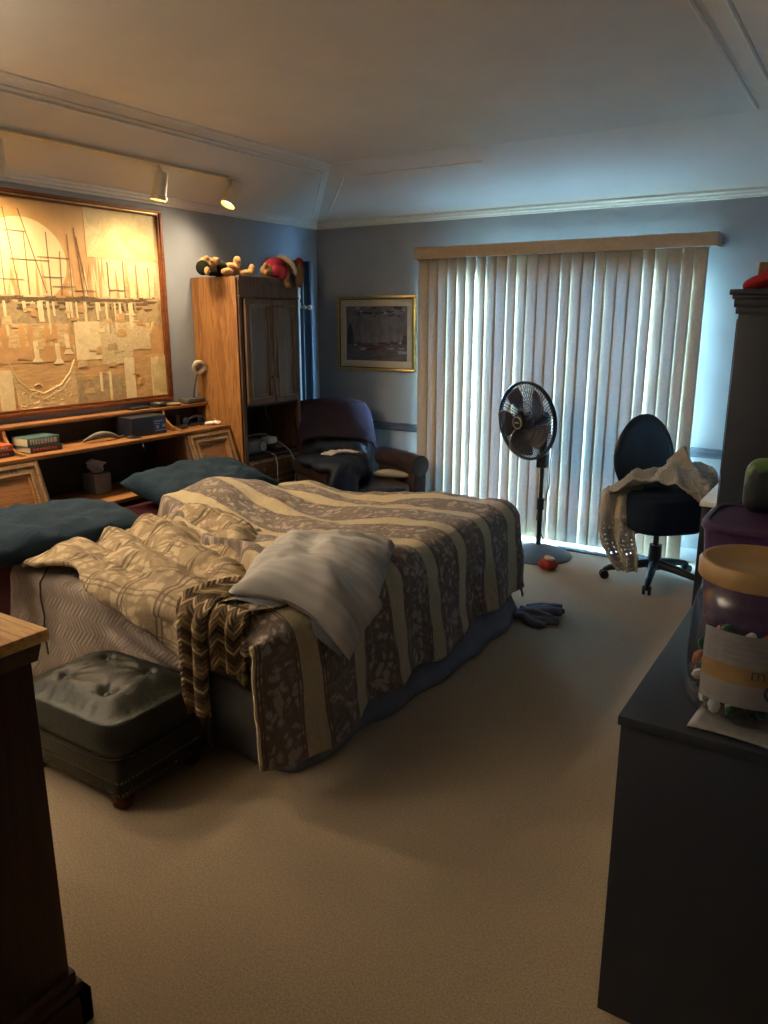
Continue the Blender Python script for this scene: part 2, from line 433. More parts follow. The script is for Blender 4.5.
for xa, xb in ((0, DX0 - .07), (DX1 + .07, X1)): b.prism(BP, lambda a, z: V((xa, Y1 - a, z)), lambda a, z: V((xb, Y1 - a, z)))
struct(b.build('baseboard_back', M['base'], ang=25))
strip('baseboard_left', BP, (0, Y0, 0), (0, Y1, 0), (1, 0, 0), M['base'])
strip('baseboard_right', BP, (X1, YJ, 0), (X1, Y1, 0), (-1, 0, 0), M['base'])
# sliding glass door
b = MB()
for x0, x1 in ((DX0, DX0 + .05), (DX1 - .05, DX1), (2.11, 2.18)): b.box((x0, Y1 + .02, .0), (x1, Y1 + .1, DZ), .004)
b.box((DX0, Y1 + .02, DZ - .05), (DX1, Y1 + .1, DZ), .004); b.box((DX0, Y1 + .02, 0), (DX1, Y1 + .1, .05), .004)
dr = struct(b.build('door_1', M['frame_alu']))
MB().box((DX0 + .04, Y1 + .055, .04), (DX1 - .04, Y1 + .061, DZ - .04)).build('pane', M['glass'], dr)
b = MB()
for x0, x1 in ((DX0 - .06, DX0), (DX1, DX1 + .06)): b.box((x0, Y1 - .015, 0), (x1, Y1 + .02, DZ + .06), .004)
b.box((DX0 - .06, Y1 - .015, DZ), (DX1 + .06, Y1 + .02, DZ + .06), .004)
struct(b.build('trim_9', M['base']))
struct(MB().box((-3, Y1 + .12, -.25), (8, Y1 + 9, -.12)).build('ground', plain('patio_concrete', '#9a9a96', .9, var=.05)))

# ------------------------------------------------------------------ vertical blind
vb = thing('vertical_blind', 'beige vertical slat blind covering the sliding glass door', 'window blind', (2.13, 5.35, 0))
b = MB(); b.box((1.062, 5.29, 2.085), (3.215, 5.308, 2.168), .004); b.box((1.062, 5.308, 2.085), (1.077, Y1, 2.168), .003); b.box((3.2, 5.308, 2.085), (3.215, Y1, 2.168), .003)
b.build('valance', M['valance'], vb)
MB().box((1.08, 5.335, 2.085), (3.17, 5.37, 2.12), .004).build('headrail', M['white'], vb)
NS = 26; x0s, x1s = 1.115, 3.115
rs = random.Random(4)
opens = {3: -12, 4: -17, 5: -19, 6: -18, 9: -14, 10: -10, 14: -13, 17: -15, 21: -16, 22: -10, 24: -14}
for k in range(NS):
    x = x0s + (x1s - x0s) * k / (NS - 1)
    a = R(opens.get(k, -4 + rs.uniform(-3, 3)))
    tw = R(rs.uniform(-3, 3)); W = .049; ca = .006
    def f(s, tt):
        u = (s - .5) * 2
        aa = a + tw * (1 - tt) + R(1.0) * math.sin(tt * 3 + k)
        dx, dy = u * W * math.cos(aa), u * W * math.sin(aa)
        bow = ca * (1 - u * u)
        sway = .006 * math.sin(k * 2.3) * (1 - tt)
        return (x + dx + bow * math.sin(aa) * .5 + sway, 5.352 + dy - bow * math.cos(aa), .03 + tt * 2.055), (s, tt)
    o = MB().grid(f, 6, 10).build('slat', M['slat'], vb, recalc=False)
    mod(o, 'SOLIDIFY', thickness=.0012)

# ------------------------------------------------------------------ large painting on the left wall
pt = thing('painting', 'huge gold and cream harbour painting in a brown wooden frame above the headboard', 'painting', (.0, 2.78, 1.095))
PY0, PY1, PZ0, PZ1 = 1.80, 3.752, 1.10, 2.337
b = MB()
def fr_prof(b, prof, mi=0):
    pass
def rect_frame(b, y0, y1, z0, z1, w, x0, x1, mi=0, bev=.003, plane='x'):
    def bx(ya, za, yb, zb):
        if plane == 'x': b.box((x0, ya, za), (x1, yb, zb), bev, mi)
        else: b.box((ya, x0, za), (yb, x1, zb), bev, mi)
    bx(y0, z0, y1, z0 + w); bx(y0, z1 - w, y1, z1); bx(y0, z0 + w, y0 + w, z1 - w); bx(y1 - w, z0 + w, y1, z1 - w)
rect_frame(b, PY0, PY1, PZ0, PZ1, .022, .002, .034, 0); rect_frame(b, PY0 + .022, PY1 - .022, PZ0 + .022, PZ1 - .022, .008, .002, .026, 1); rect_frame(b, PY0 + .03, PY1 - .03, PZ0 + .03, PZ1 - .03, .009, .002, .03, 0)
b.build('frame', [wood('painting_frame_wood', '#5e3219', '#7c4522', 'y', .25), M['gold']], pt)
def paintm(name, a, c, sc=20, bump=.3, st=(1, 1, 1), bs=60):
    t = NT(name); v = t.coord('Object', st)
    t.base(t.ramp(t.noise(v, sc, 5, .6, .6), [(.3, lin(a)), (.7, lin(c))])); t.set(Roughness=.5)
    t.bump(t.noise(v, bs, 4, .7, .8), bump, .006); return t.m
A = [paintm('canvas_ochre', '#b98a4e', '#cd9f60', 4), paintm('canvas_sun', '#d8bc86', '#e0c894', 4), paintm('canvas_stucco', '#bda468', '#dac48c', 9, .5, bs=25),
     paintm('canvas_mast', '#7a6040', '#8c7050'), paintm('canvas_hull', '#43331f', '#86683e', 90, .8), paintm('canvas_cream', '#cdb380', '#e2cb9a', 22),
     paintm('canvas_rose', '#ad7f4c', '#c79a62', 12), paintm('canvas_wash', '#b08a54', '#d6b984', 14, .3, (1, 1, 6)), paintm('canvas_grey', '#8f7650', '#b79c6c', 30, .5),
     paintm('canvas_beads', '#a8895a', '#dcc796', 120, .4, bs=150), paintm('canvas_water', '#a87c48', '#cfa66c', 12, .3, (1, 1, 7))]
b = MB()
zl = [0]
def flat(pts, mi, h):
    # a relief patch of real thickness on the canvas; every patch gets its own height
    zl[0] += 1; h += zl[0] * 3.5e-6
    b.prism([(clamp(y, PY0 + .04, PY1 - .04), clamp(z, PZ0 + .04, PZ1 - .04)) for y, z in pts], lambda y, z: V((.010, y, z)), lambda y, z: V((.010 + h, y, z)), mi)
def rect(y0, z0, y1, z1, mi, h): flat([(y0, z0), (y1, z0), (y1, z1), (y0, z1)], mi, h)
rect(PY0, PZ0, PY1, PZ1, 0, .001)
rect(PY0, PZ0, PY1, 1.76, 10, .0015)
flat([(2.74 + .27 * math.cos(a), 1.965 + .235 * math.sin(a)) for a in [2 * PI * k / 48 for k in range(48)]], 1, .0022)
rect(3.155, 2.01, PY1, PZ1, 2, .0035)
rect(3.22, 1.765, PY1, 2.01, 5, .0018); rect(3.05, 1.765, 3.22, 2.0, 6, .002)
rect(PY0, 1.765, 2.62, 1.86, 7, .002)
rp = random.Random(11)
rect(PY0, 1.60, PY1, 1.765, 8, .0018)
rect(3.4, 1.42, PY1, 1.72, 6, .0017)
for k in range(130):          # hulls along the quay
    y = rp.uniform(1.9, 3.6); z = 1.765 + rp.uniform(-.06, .018); w = rp.uniform(.02, .10)
    flat([(y, z), (y + w, z + .004), (y + w * .9, z - .009), (y + w * .1, z - .011)], 4, .003 + .0004 * rp.random())
rect(1.9, 1.752, 3.55, 1.768, 4, .0026)
for k in range(80):          # sails
    y = rp.uniform(1.9, 3.68); h = rp.uniform(.08, .27); w = rp.uniform(.015, .045); s = rp.choice((-1, 1))
    flat([(y, 1.775), (y + s * w, 1.775), (y + s * w * .25, 1.775 + h)], rp.choice((5, 1, 6, 7, 0, 5)), .0028 + .0005 * rp.random())
for (y, z0, z1, lean) in [(2.60, 1.78, 2.2, .0), (2.69, 1.78, 2.24, -.05), (2.75, 1.78, 2.12, .0), (2.86, 1.79, 2.24, -.13), (2.89, 1.78, 2.13, .0), (2.96, 1.78, 2.03, .01), (3.03, 1.78, 2.13, .0), (3.11, 1.78, 2.17, -.03), (3.14, 1.79, 2.12, -.05), (2.45, 1.78, 2.2, 0), (2.3, 1.78, 2.25, .02), (2.15, 1.78, 2.15, 0), (2.0, 1.78, 2.2, 0), (3.30, 1.78, 1.99, 0), (3.42, 1.78, 2.0, 0), (3.52, 1.78, 1.98, 0), (3.62, 1.78, 1.97, 0)]:
    flat([(y - .003, z0), (y + .003, z0), (y + lean + .002, z1), (y + lean - .002, z1)], 3, .0045)
for (y0, y1, z) in [(2.63, 2.76, 2.12), (2.65, 2.9, 1.97), (2.82, 3.03, 1.99), (2.55, 2.72, 1.86), (2.84, 2.98, 1.88), (2.9, 3.06, 1.83), (3.05, 3.2, 1.81), (3.3, 3.45, 1.82)]:
    rect(y0, z, y1, z + .004, 3, .0045)
rect(3.02, 1.40, 3.30, 1.63, 5, .002); rect(3.205, 1.365, 3.45, 1.63, 9, .003); rect(3.45, 1.45, 3.6, 1.62, 9, .0028)
rect(2.56, 1.44, 3.01, 1.62, 7, .002); rect(2.45, 1.40, 3.0, 1.49, 6, .0022)
for k in range(46):          # drip reflections
    y = rp.uniform(2.0, 3.5); h = rp.uniform(.05, .2); w = rp.uniform(.01, .024)
    flat([(y, 1.745), (y + w, 1.745), (y + w * .8 + .006, 1.745 - h), (y + .006, 1.745 - h)], rp.choice((5, 5, 8)), .003)
for k in range(9):           # soft amphora shapes under the sun
    y = 2.57 + k * .052
    flat([(y + .02 * math.cos(a), 1.55 + .07 * math.sin(a)) for a in [2 * PI * j / 12 for j in range(12)]], (6, 7, 0)[k % 3], .0026)
for y, z in ((2.72, 1.40), (2.86, 1.385), (2.93, 1.44)): flat([(y, z), (y + .07, z), (y + .05, z + .03), (y + .045, z + .12), (y + .015, z + .12), (y + .02, z + .03)], 5, .0034)
bow = [(2.575, 1.395), (2.62, 1.30), (2.68, 1.247), (2.772, 1.215), (2.892, 1.26), (2.96, 1.33), (2.999, 1.403), (3.0, 1.11), (2.61, 1.11)]
flat(bow, 7, .0045)
b.tube([(.0150, y, z + .004) for y, z in bow[:7]], .0035, 6, mi=1); b.tube([(.0150, y, z - .03) for y, z in bow[1:6]], .003, 6, mi=7)
for k in range(40):          # embossed scrollwork on the bowl
    y, z = rp.uniform(2.63, 2.96), rp.uniform(1.13, 1.26); r = rp.uniform(.015, .035); a0 = rp.uniform(0, PI * 2)
    b.tube([(.0150, clamp(y + r * math.cos(a0 + q * .5), 2.6, 3), clamp(z + r * .7 * math.sin(a0 + q * .5), 1.14, 1.3)) for q in range(6)], .0028, 5, mi=5)
for k in range(90):
    y, z = rp.uniform(1.86, 3.66), rp.uniform(1.16, 1.7); w, h = rp.uniform(.02, .09), rp.uniform(.008, .05)
    if not (2.56 < y < 3.02 and z < 1.42): flat([(y, z), (y + w, z + rp.uniform(-.01, .01)), (y + w * .9, z + h), (y + w * .1, z + h * .8)], rp.choice((7, 10, 8, 6, 5, 7)), .0036 + .0006 * rp.random())
rect(3.0, 1.11, 3.36, 1.30, 8, .0028); rect(3.37, 1.11, 3.45, 1.40, 5, .0034); rect(3.17, 1.2, 3.19, 1.32, 5, .004); rect(3.24, 1.13, 3.26, 1.32, 5, .004)
rect(3.59, 1.11, PY1, 1.395, 2, .0045); rect(2.50, 1.11, 2.585, 1.365, 5, .004)
for k in range(20):
    y, z = rp.uniform(3.61, 3.69), rp.uniform(1.15, 1.38); r = .014; a0 = rp.uniform(0, 6)
    b.tube([(.0155, y + r * math.cos(a0 + q * .6), z + r * math.sin(a0 + q * .6)) for q in range(5)], .0022, 5, mi=5)
b.build('canvas', A, pt, flat=True)

# ------------------------------------------------------------------ framed print on the back wall
pf = thing('framed_print', 'framed dark harbour print with cream mat and gold frame on back wall', 'picture', (.61, Y1, 1.22))
b = MB(); rect_frame(b, .222, .990, 1.222, 1.828, .022, Y1 - .035, Y1 - .004, 0, .004, 'y'); rect_frame(b, .244, .968, 1.244, 1.806, .008, Y1 - .028, Y1 - .004, 1, .002, 'y')
b.build('frame', [M['gold'], M['frontwood']], pf)
b = MB(); rect_frame(b, .250, .962, 1.250, 1.80, .055, Y1 - .018, Y1 - .010, 0, .001, 'y'); b.build('mat', plain('cream_mat', '#b8ab92', .8, var=.03), pf)
t = NT('dark_harbour_print'); v = t.coord('Object'); sx = t.n('ShaderNodeSeparateXYZ', I={0: v})
sky = t.ramp(t.noise(v, 14, 4), [(.35, lin('#55525a')), (.6, lin('#6e6c72')), (.75, lin('#7a7878'))])
sea = t.ramp(t.noise(t.coord('Object', (1, 1, 5)), 12, 4), [(.35, lin('#4a454b')), (.7, lin('#68646a'))])
hz = t.math('GREATER_THAN', sx.outputs[2], .23)
t.base(t.mix(hz, sea, sky)); t.set(Roughness=.35)
b = MB(); yq = Y1 - .012
b.box((.30, yq, 1.295), (.915, Y1 - .006, 1.75), 0, 0)
rp = random.Random(3)
def pr(pts, mi, h): b.prism(pts, lambda x, z: V((x, yq - h, z)), lambda x, z: V((x, yq, z)), mi)
for k in range(26):
    x = rp.uniform(.34, .86); pr([(x, 1.45), (x + .003, 1.45), (x + .002, 1.45 + rp.uniform(.06, .2))], 1, .0008)
for k in range(22):
    x, z = rp.uniform(.36, .84), rp.uniform(1.40, 1.46); w = rp.uniform(.03, .09); pr([(x, z), (x + w, z), (x + w * .8, z - .014), (x + w * .2, z - .014)], rp.choice((2, 3, 1, 3)), .0011)
pr([(.46, 1.44), (.70, 1.435), (.66, 1.40), (.5, 1.41)], 2, .0014); pr([(.81, 1.39), (.91, 1.385), (.89, 1.365), (.83, 1.365)], 1, .0014)
pr([(.31, 1.44), (.38, 1.44), (.37, 1.56), (.345, 1.62), (.32, 1.55)], 3, .0012); pr([(.85, 1.44), (.91, 1.44), (.91, 1.52), (.87, 1.51)], 3, .0012)
for k in range(34):
    x, z = rp.uniform(.4, .9), rp.uniform(1.66, 1.74); r = rp.uniform(.008, .022); pr([(x + r * 1.5 * math.cos(a), z + r * .6 * math.sin(a)) for a in [2 * PI * j / 8 for j in range(8)]], rp.choice((3, 1, 3, 4)), .0006 + .0004 * rp.random())
b.build('print', [t.m, plain('print_pale', '#8f8d90', .5), plain('print_red', '#5d3c40', .5), plain('print_dark', '#35343a', .5), plain('print_mid', '#5c5a62', .5)], pf, flat=True)

# ------------------------------------------------------------------ bookcase headboard
HX = .31; HY0, HY1 = 2.06, 3.995
hb = thing('bookcase_headboard', 'honey oak bookcase headboard along the left wall behind the bed', 'headboard', (.2, 3.03, 0))
MB().box((.0, HY0, 1.045), (.118, HY1, 1.066), .004).build('top_ledge', M['oak_y'], hb)
MB().box((.0, HY0, .893), (HX + .012, HY1, .917), .005).build('shelf', M['oak_y'], hb)
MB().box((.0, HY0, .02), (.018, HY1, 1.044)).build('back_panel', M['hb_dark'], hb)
def bracket(y, hx=.285):
    pts = [(.02, 1.044), (.115, 1.044)]
    for k in range(9):
        s = k / 8; a = s * PI / 2
        pts.append((.118 + (hx - .118) * (1 - math.cos(a)), 1.04 - (1.04 - .93) * math.sin(a)))
    pts += [(hx + .006, .918), (.02, .918)]
    # solid only near the curve: the inner part is the upright
    inn = [(.10, .918), (.10, 1.03)]
    MB().prism(pts, lambda x, z: V((x, y - .009, z)), lambda x, z: V((x, y + .009, z))).build('bracket', M['oak'], hb)
for y in (2.43, 3.575, 3.984): bracket(y)
for y in (2.06, 2.47, 3.565, 3.977):
    MB().prism([(.02, .02), (.44, .02), (.44, .55), (HX, .892), (.02, .892)], lambda x, z: V((x, y, z)), lambda x, z: V((x, y + .018, z))).build('side_panel', M['frontwood'], hb)
MB().box((.02, 2.49, .575), (.43, 3.563, .60), .004).build('lower_shelf', M['oak_y'], hb)
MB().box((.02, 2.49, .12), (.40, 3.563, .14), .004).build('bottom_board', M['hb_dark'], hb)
def sloped_door(y0, y1):
    sx_, sz = HX + .004, .885; ex, ez = .428, .56
    ax = V((ex - sx_, 0, ez - sz)); Ln = ax.length; ax.normalize(); nn = V((-ax.z, 0, ax.x)); nn = nn if nn.x > 0 else -nn
    def fp(y, d, h): return V((sx_, y, sz)) + ax * d + nn * h
    def slab(b, ya, yb, da, db, h0, h1, mi=0):
        b.prism([(ya, da), (yb, da), (yb, db), (ya, db)], lambda y, d: fp(y, d, h0), lambda y, d: fp(y, d, h1), mi)
    b = MB(); w = .05
    slab(b, y0, y1, 0, w, .0, .02); slab(b, y0, y1, Ln - w, Ln, 0, .02); slab(b, y0, y0 + w, w, Ln - w, 0, .02); slab(b, y1 - w, y1, w, Ln - w, 0, .02)
    d = b.build('door', M['mould_hi'], hb)
    b = MB(); slab(b, y0 + w, y1 - w, w, Ln - w, .002, .010); b.build('panel', M['hb_door'], d)
    b = MB(); q = .010
    for k, (i, h) in enumerate(((.012, .026), (.05, .024), (.066, .017))):
        slab(b, y0 + i, y1 - i, i, i + q, .0, h); slab(b, y0 + i, y1 - i, Ln - i - q, Ln - i, 0, h); slab(b, y0 + i, y0 + i + q, i + q, Ln - i - q, 0, h); slab(b, y1 - i - q, y1 - i, i + q, Ln - i - q, 0, h)
    b.build('moulding', wood('door_moulding_gold', '#8a6238', '#a67c4c', 'y', .3), d)
    MB().prism([(.42, .02), (.44, .02), (.44, .55), (.42, .55)], lambda x, z: V((x, y0, z)), lambda x, z: V((x, y1, z))).build('lower_panel', M['frontwood'], hb)
sloped_door(2.08, 2.468); sloped_door(3.585, 3.974)

# ---- things on the headboard
def book(y0, y1, z0, z1, x0, x1, cov, lab, mark):
    r = thing('book', lab, 'book', ((x0 + x1) / 2, (y0 + y1) / 2, z0), 0, 'paperbacks lying on the headboard shelf')
    b = MB(); b.box((x0, y0, z0), (x1, y1, z0 + .003), .001); b.box((x0, y0, z1 - .003), (x1, y1, z1), .001); b.box((x1 - .004, y0, z0), (x1, y1, z1), .0015)
    b.build('cover', cov, r); MB().box((x0 + .004, y0 + .004, z0 + .003), (x1 - .004, y1 - .004, z1 - .003)).build('pages', M['cream'], r)
    b = MB(); rb = random.Random(y0)
    y = y0 + .015
    while y < y1 - .03:
        w = rb.uniform(.008, .02); b.box((x1 - .001, y, z0 + .012), (x1 + .0006, y + w, z1 - .010)); y += w + .006
    b.build('spine_lettering', mark, r)
bmark = plain('spine_ink', '#a9a695', .6); bmark2 = plain('spine_red_ink', '#a34a3a', .6)
book(2.50, 2.70, .918, .953, .09, .24, plain('cover_dark', '#31302c', .4, var=.3), 'dark paperback with red lettering, bottom of the pair on headboard shelf', bmark2)
book(2.49, 2.69, .954, 1.003, .08, .235, plain('cover_green', '#46605a', .35, var=.25, scale=25), 'grey green thick paperback lying on the dark one', bmark)
book(2.20, 2.41, .918, .952, .09, .23, plain('cover_black', '#26211f', .4), 'black paperback at left end of the headboard shelf', bmark2)
book(2.21, 2.405, .953, .985, .10, .235, plain('cover_orange', '#b3502c', .4, var=.3, scale=25), 'orange red paperback lying at left end of headboard shelf', bmark)
# curved dark glasses case / handle
b = MB(); pts = []; rad = []
for k in range(15):
    s = k / 14; pts.append((.17 + .03 * math.sin(s * 3), 2.89 + .30 * s, .927 + .038 * math.sin(min(1, s * 1.25) * PI) * (1 - .2 * s))); rad.append(.006 + .013 * math.sin(min(1, s * 1.15) * PI) ** .7)
b.tube(pts, rad, 10); tag(b.build('curved_brush', plain('brush_grey', '#55504a', .4)), 'curved dark grey brush handle lying on headboard shelf', 'brush')
b = MB(); b.ell((.24, 3.19, .926), (.012, .04, .008)); b.tube([(.24, 3.16, .925), (.27, 3.19, .922), (.29, 3.225, .923), (.31, 3.22, .90), (.325, 3.21, .87), (.325, 3.22, .855)], .005, 6)
tag(b.build('eyeglasses', M['black']), 'dark eyeglasses hanging over front edge of headboard shelf', 'glasses')
r = thing('speaker_box', 'navy blue box with pale markings on headboard shelf', 'box', (.16, 3.335, .918))
MB().box((.07, 3.200, .918), (.245, 3.480, 1.040), .006).build('body', plain('navy_box', '#12151d', .4), r)
b = MB()
for (ya, yb, za, zb) in ((3.375, 3.455, 1.0, 1.006), (3.380, 3.425, .985, .989), (3.385, 3.475, .94, .945), (3.395, 3.415, .955, .975), (3.445, 3.470, .96, .98)): b.box((.2448, ya, za), (.2462, yb, zb))
b.build('printed_marks', plain('blue_grey_print', '#7f93ad', .5), r)
MB().box((.2445, 3.370, .922), (.2456, 3.477, 1.03)).build('front_label', plain('label_blue', '#26314a', .4), r)
b = MB(); b.box((.03, 3.34, 1.067), (.085, 3.50, 1.083), .007, seg=3); tag(b.build('glasses_case', M['black']), 'long flat black case on headboard top ledge', 'case')
b = MB(); b.lathe([(0, 0), (.052, 0), (.055, .005), (.055, .026), (.048, .034), (0, .035)], 28, M=Matrix.Translation((.06, 3.585, 1.067))); tag(b.build('round_tin', plain('dark_tin', '#2d2b26', .4)), 'round dark tin on ledge beside the painting corner', 'tin')
b = MB(); b.lathe([(0, 0), (.05, 0), (.058, .006), (.06, .012), (.05, .016), (.02, .014), (0, .014)], 28, M=Matrix.Translation((.06, 3.71, 1.067))); tag(b.build('saucer', plain('tan_saucer', '#8a7454', .4)), 'small shallow tan dish on ledge left of reading lamp', 'dish')
r = thing('reading_lamp', 'small gooseneck reading lamp with pale ring head beside the wardrobe', 'lamp', (.06, 3.9, 1.067))
MB().box((.012, 3.81, 1.067), (.112, 3.98, 1.102), .008).build('base', plain('lamp_base_grey', '#4c4a42', .5), r)
MB().tube([(.075, 3.90, 1.10), (.078, 3.905, 1.16), (.085, 3.925, 1.24), (.085, 3.94, 1.27), (.078, 3.95, 1.30)], .0055, 8).build('gooseneck', M['black'], r)
d = V((.75, -.35, -.45)).normalized(); q = d.to_track_quat('Z', 'Y').to_matrix().to_4x4()
MB().lathe([(0.0, -.05), (.012, -.05), (.02, -.035), (.038, -.01), (.053, .02), (.054, .03), (.036, .033), (.026, .0), (.0, -.01)], 24, M=Matrix.Translation((.085, 3.95, 1.325)) @ q).build('lamp_shade', M['cream'], r)
MB().lathe([(0, .012), (.024, .012), (.026, .004), (0, .0)], 20, M=Matrix.Translation((.085, 3.95, 1.325)) @ q).build('bulb', M['grey'], r)
# remote, headset, tissue wad
MB2 = MB(); MB2.box((-.022, -.075, 0), (.022, .075, .018), .006, M=Matrix.Translation((.19, 3.66, .918)) @ Matrix.Rotation(R(25), 4, 'Z'))
tag(MB2.build('remote_control', M['black']), 'black remote control on headboard shelf right of navy box', 'remote')
r = thing('headset', 'tangled black headset on headboard shelf beneath the reading lamp', 'headphones', (.14, 3.83, .918))
MB().tube([(.12 + .07 * math.sin(a) * .5, 3.84 + .075 * math.cos(a), .935 + .05 * max(0, math.sin(a))) for a in [PI * k / 14 for k in range(15)]], .008, 8).build('headband', M['black'], r)
for y_, x_ in ((3.915, .12), (3.765, .13)): MB().ell((x_, y_, .950), (.03, .018, .03)).build('ear_cushion', M['navy'], r)
MB().tube([(.15 + .04 * math.cos(k * .9), 3.84 + .09 * math.sin(k * .7), .925 + .006 * (k % 3)) for k in range(24)], .004, 6).build('cable', M['black'], r)
MB().cyl((.05, 3.76, .918), (.05, 3.76, .99), .014, .012, 12).build('microphone_stub', M['grey'], r)
b = MB()
rb = random.Random(2)
for k in range(9): b.ell((.21 + rb.uniform(-.03, .03), 3.93 + rb.uniform(-.045, .045), .93), (rb.uniform(.015, .028), rb.uniform(.015, .025), .012), (rb.uniform(-.3, .3), rb.uniform(-.3, .3), 0), 0, 10, 6)
o = b.build('tissue_wad', plain('white_tissue', '#d8d0bf', .9)); mod(o, 'REMESH', mode='VOXEL', voxel_size=.004); tag(o, 'crumpled white tissue at right end of headboard shelf', 'tissue')
r = thing('tissue_box', 'white tissue box standing inside dark headboard bay', 'tissue box', (.17, 2.97, .601))
MB().box((.10, 2.91, .601), (.22, 3.03, .725), .004).build('carton', plain('tissue_carton', '#6f6b66', .6, var=.1), r)
b = MB()
b.grid(lambda s, t_: ((.16 + .05 * (s - .5) + .012 * math.sin(t_ * 9 + s * 5), 2.97 + .08 * (s - .5) * (.4 + t_), .722 + .09 * t_ * (1 - .5 * abs(s - .4))), (s, t_)), 10, 8)
o = b.build('tissue', plain('tissue_paper', '#bdb8ae', .9), r); mod(o, 'SOLIDIFY', thickness=.002)

# ------------------------------------------------------------------ wardrobe
WX, WY0, WY1, WH = .44, 4.005, 4.645, 1.925
wd = thing('wardrobe', 'tall oak wardrobe with dark panelled doors standing right of headboard', 'wardrobe', (.22, 4.325, 0))
b = MB(); b.box((.005, WY0, 0), (WX, WY0 + .02, WH), .002, 0); b.build('side_panel', M['oak'], wd)
MB().box((.005, WY1 - .02, 0), (WX, WY1, WH), .002).build('side_panel', M['frontwood'], wd)
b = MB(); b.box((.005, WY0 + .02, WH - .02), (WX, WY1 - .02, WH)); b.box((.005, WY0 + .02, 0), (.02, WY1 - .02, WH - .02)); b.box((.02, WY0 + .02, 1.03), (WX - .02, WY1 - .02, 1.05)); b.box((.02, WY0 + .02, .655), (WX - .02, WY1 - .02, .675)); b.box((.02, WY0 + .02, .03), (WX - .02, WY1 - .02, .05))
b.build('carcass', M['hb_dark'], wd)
b = MB(); b.box((WX - .02, WY0 + .0, 1.80), (WX + .006, WY1, WH), .003); b.box((WX - .01, WY0 + .001, WH - .03), (WX + .014, WY1, WH + .004), .005); b.box((WX - .01, WY0 + .001, 1.785), (WX + .016, WY1, 1.80), .005)
b.box((WX - .02, WY0, 0.0), (WX + .004, WY0 + .035, 1.80), .003); b.box((WX - .02, WY1 - .035, 0.0), (WX + .004, WY1, 1.80), .003); b.box((WX - .02, WY0 + .035, .03), (WX, WY1 - .035, .06), .002)
b.build('face_frame', M['frontwood'], wd)
def panel_door(y0, y1, z0, z1, knob_y):
    x0 = WX + .006; w = .05
    b = MB(); 
    for (a, c) in (((y0, z0), (y1, z0 + w)), ((y0, z1 - w), (y1, z1)), ((y0, z0 + w), (y0 + w, z1 - w)), ((y1 - w, z0 + w), (y1, z1 - w))):
        b.box((x0, a[0], a[1]), (x0 + .02, c[0], c[1]), .003)
    d = b.build('door', M['frontwood'], wd)
    MB().box((x0 + .002, y0 + w - .004, z0 + w - .004), (x0 + .010, y1 - w + .004, z1 - w + .004)).build('panel', M['doorpanel'], d)
    b = MB()
    for i, h in ((.04, .026), (.054, .016)):
        rect_frame(b, y0 + i, y1 - i, z0 + i, z1 - i, .010, x0 + .002, x0 + h, 0, .003)
    b.build('moulding', M['mould_hi'], d)
    MB().lathe([(0, 0), (.006, 0), (.006, .012), (.012, .018), (.012, .024), (.006, .03), (0, .031)], 14, M=Matrix.Translation((x0 + .02, knob_y, 1.235)) @ Matrix.Rotation(PI / 2, 4, 'Y')).build('knob', M['brass'], d)
panel_door(WY0 + .04, 4.322, 1.055, 1.78, 4.298); panel_door(4.328, WY1 - .04, 1.055, 1.78, 4.352)
for z0, z1 in ((.50, .65), (.34, .492), (.07, .332)):
    d = MB().box((WX - .005, WY0 + .04, z0), (WX + .012, WY1 - .04, z1), .004).build('drawer', M['frontwood'], wd)
    b = MB(); rect_frame(b, WY0 + .055, WY1 - .055, z0 + .015, z1 - .015, .008, WX + .01, WX + .018, 0, .002); b.build('moulding', M['mould_hi'], d)
    for y in (4.18, 4.47): MB().ell((WX + .022, y, (z0 + z1) / 2), (.012, .012, .012)).build('knob', M['brass'], d)
# breathing machine in the niche
r = thing('breathing_machine', 'grey breathing machine with hose in wardrobe niche', 'machine', (.30, 4.27, .676))
b = MB(); b.box((.20, 4.14, .677), (.36, 4.35, .775), .025, seg=3); b.build('body', plain('machine_grey', '#77786f', .45), r)
b = MB(); b.box((.33, 4.30, .74), (.41, 4.40, .79), .012, M=Matrix.Identity(4)); b.lathe([(0, 0), (.028, 0), (.03, .02), (0, .022)], 18, M=Matrix.Translation((.36, 4.27, .73)) @ Matrix.Rotation(PI / 2, 4, 'Y')); b.build('mask_port', plain('machine_pale', '#a7a69c', .4), r)
MB().tube([(.27, 4.2, .775), (.27, 4.22, .80), (.30, 4.28, .81), (.33, 4.36, .805), (.34, 4.38, .785)], .008, 8).build('handle', M['grey'], r)
MB().tube([(.40, 4.39, .765), (.44, 4.42, .73), (.475, 4.46, .68), (.49, 4.50, .60), (.49, 4.51, .50), (.485, 4.49, .40)], .005, 8).build('hose', plain('hose_grey', '#8c8a80', .5), r)
MB().tube([(.36, 4.25, .69), (.43, 4.28, .69), (.47, 4.30, .665), (.478, 4.31, .60), (.478, 4.31, .45)], .0045, 8).build('cable', plain('cable_grey', '#7b776c', .5), r)
b = MB(); b.box((.25, 4.47, .677), (.33, 4.57, .695), .006); b.tube([(.29, 4.49, .70), (.30, 4.52, .705), (.29, 4.56, .70)], .006, 6); tag(b.build('power_adapter', M['grey']), 'small grey power adapter in niche right of breathing machine', 'adapter')
b = MB(); b.tube([(.30, 4.39, 1.03), (.31, 4.40, .95), (.33, 4.42, .88)], .0025, 6); tag(b.build('dangling_lead', M['grey']), 'thin grey cord hanging down inside wardrobe niche', 'cord')

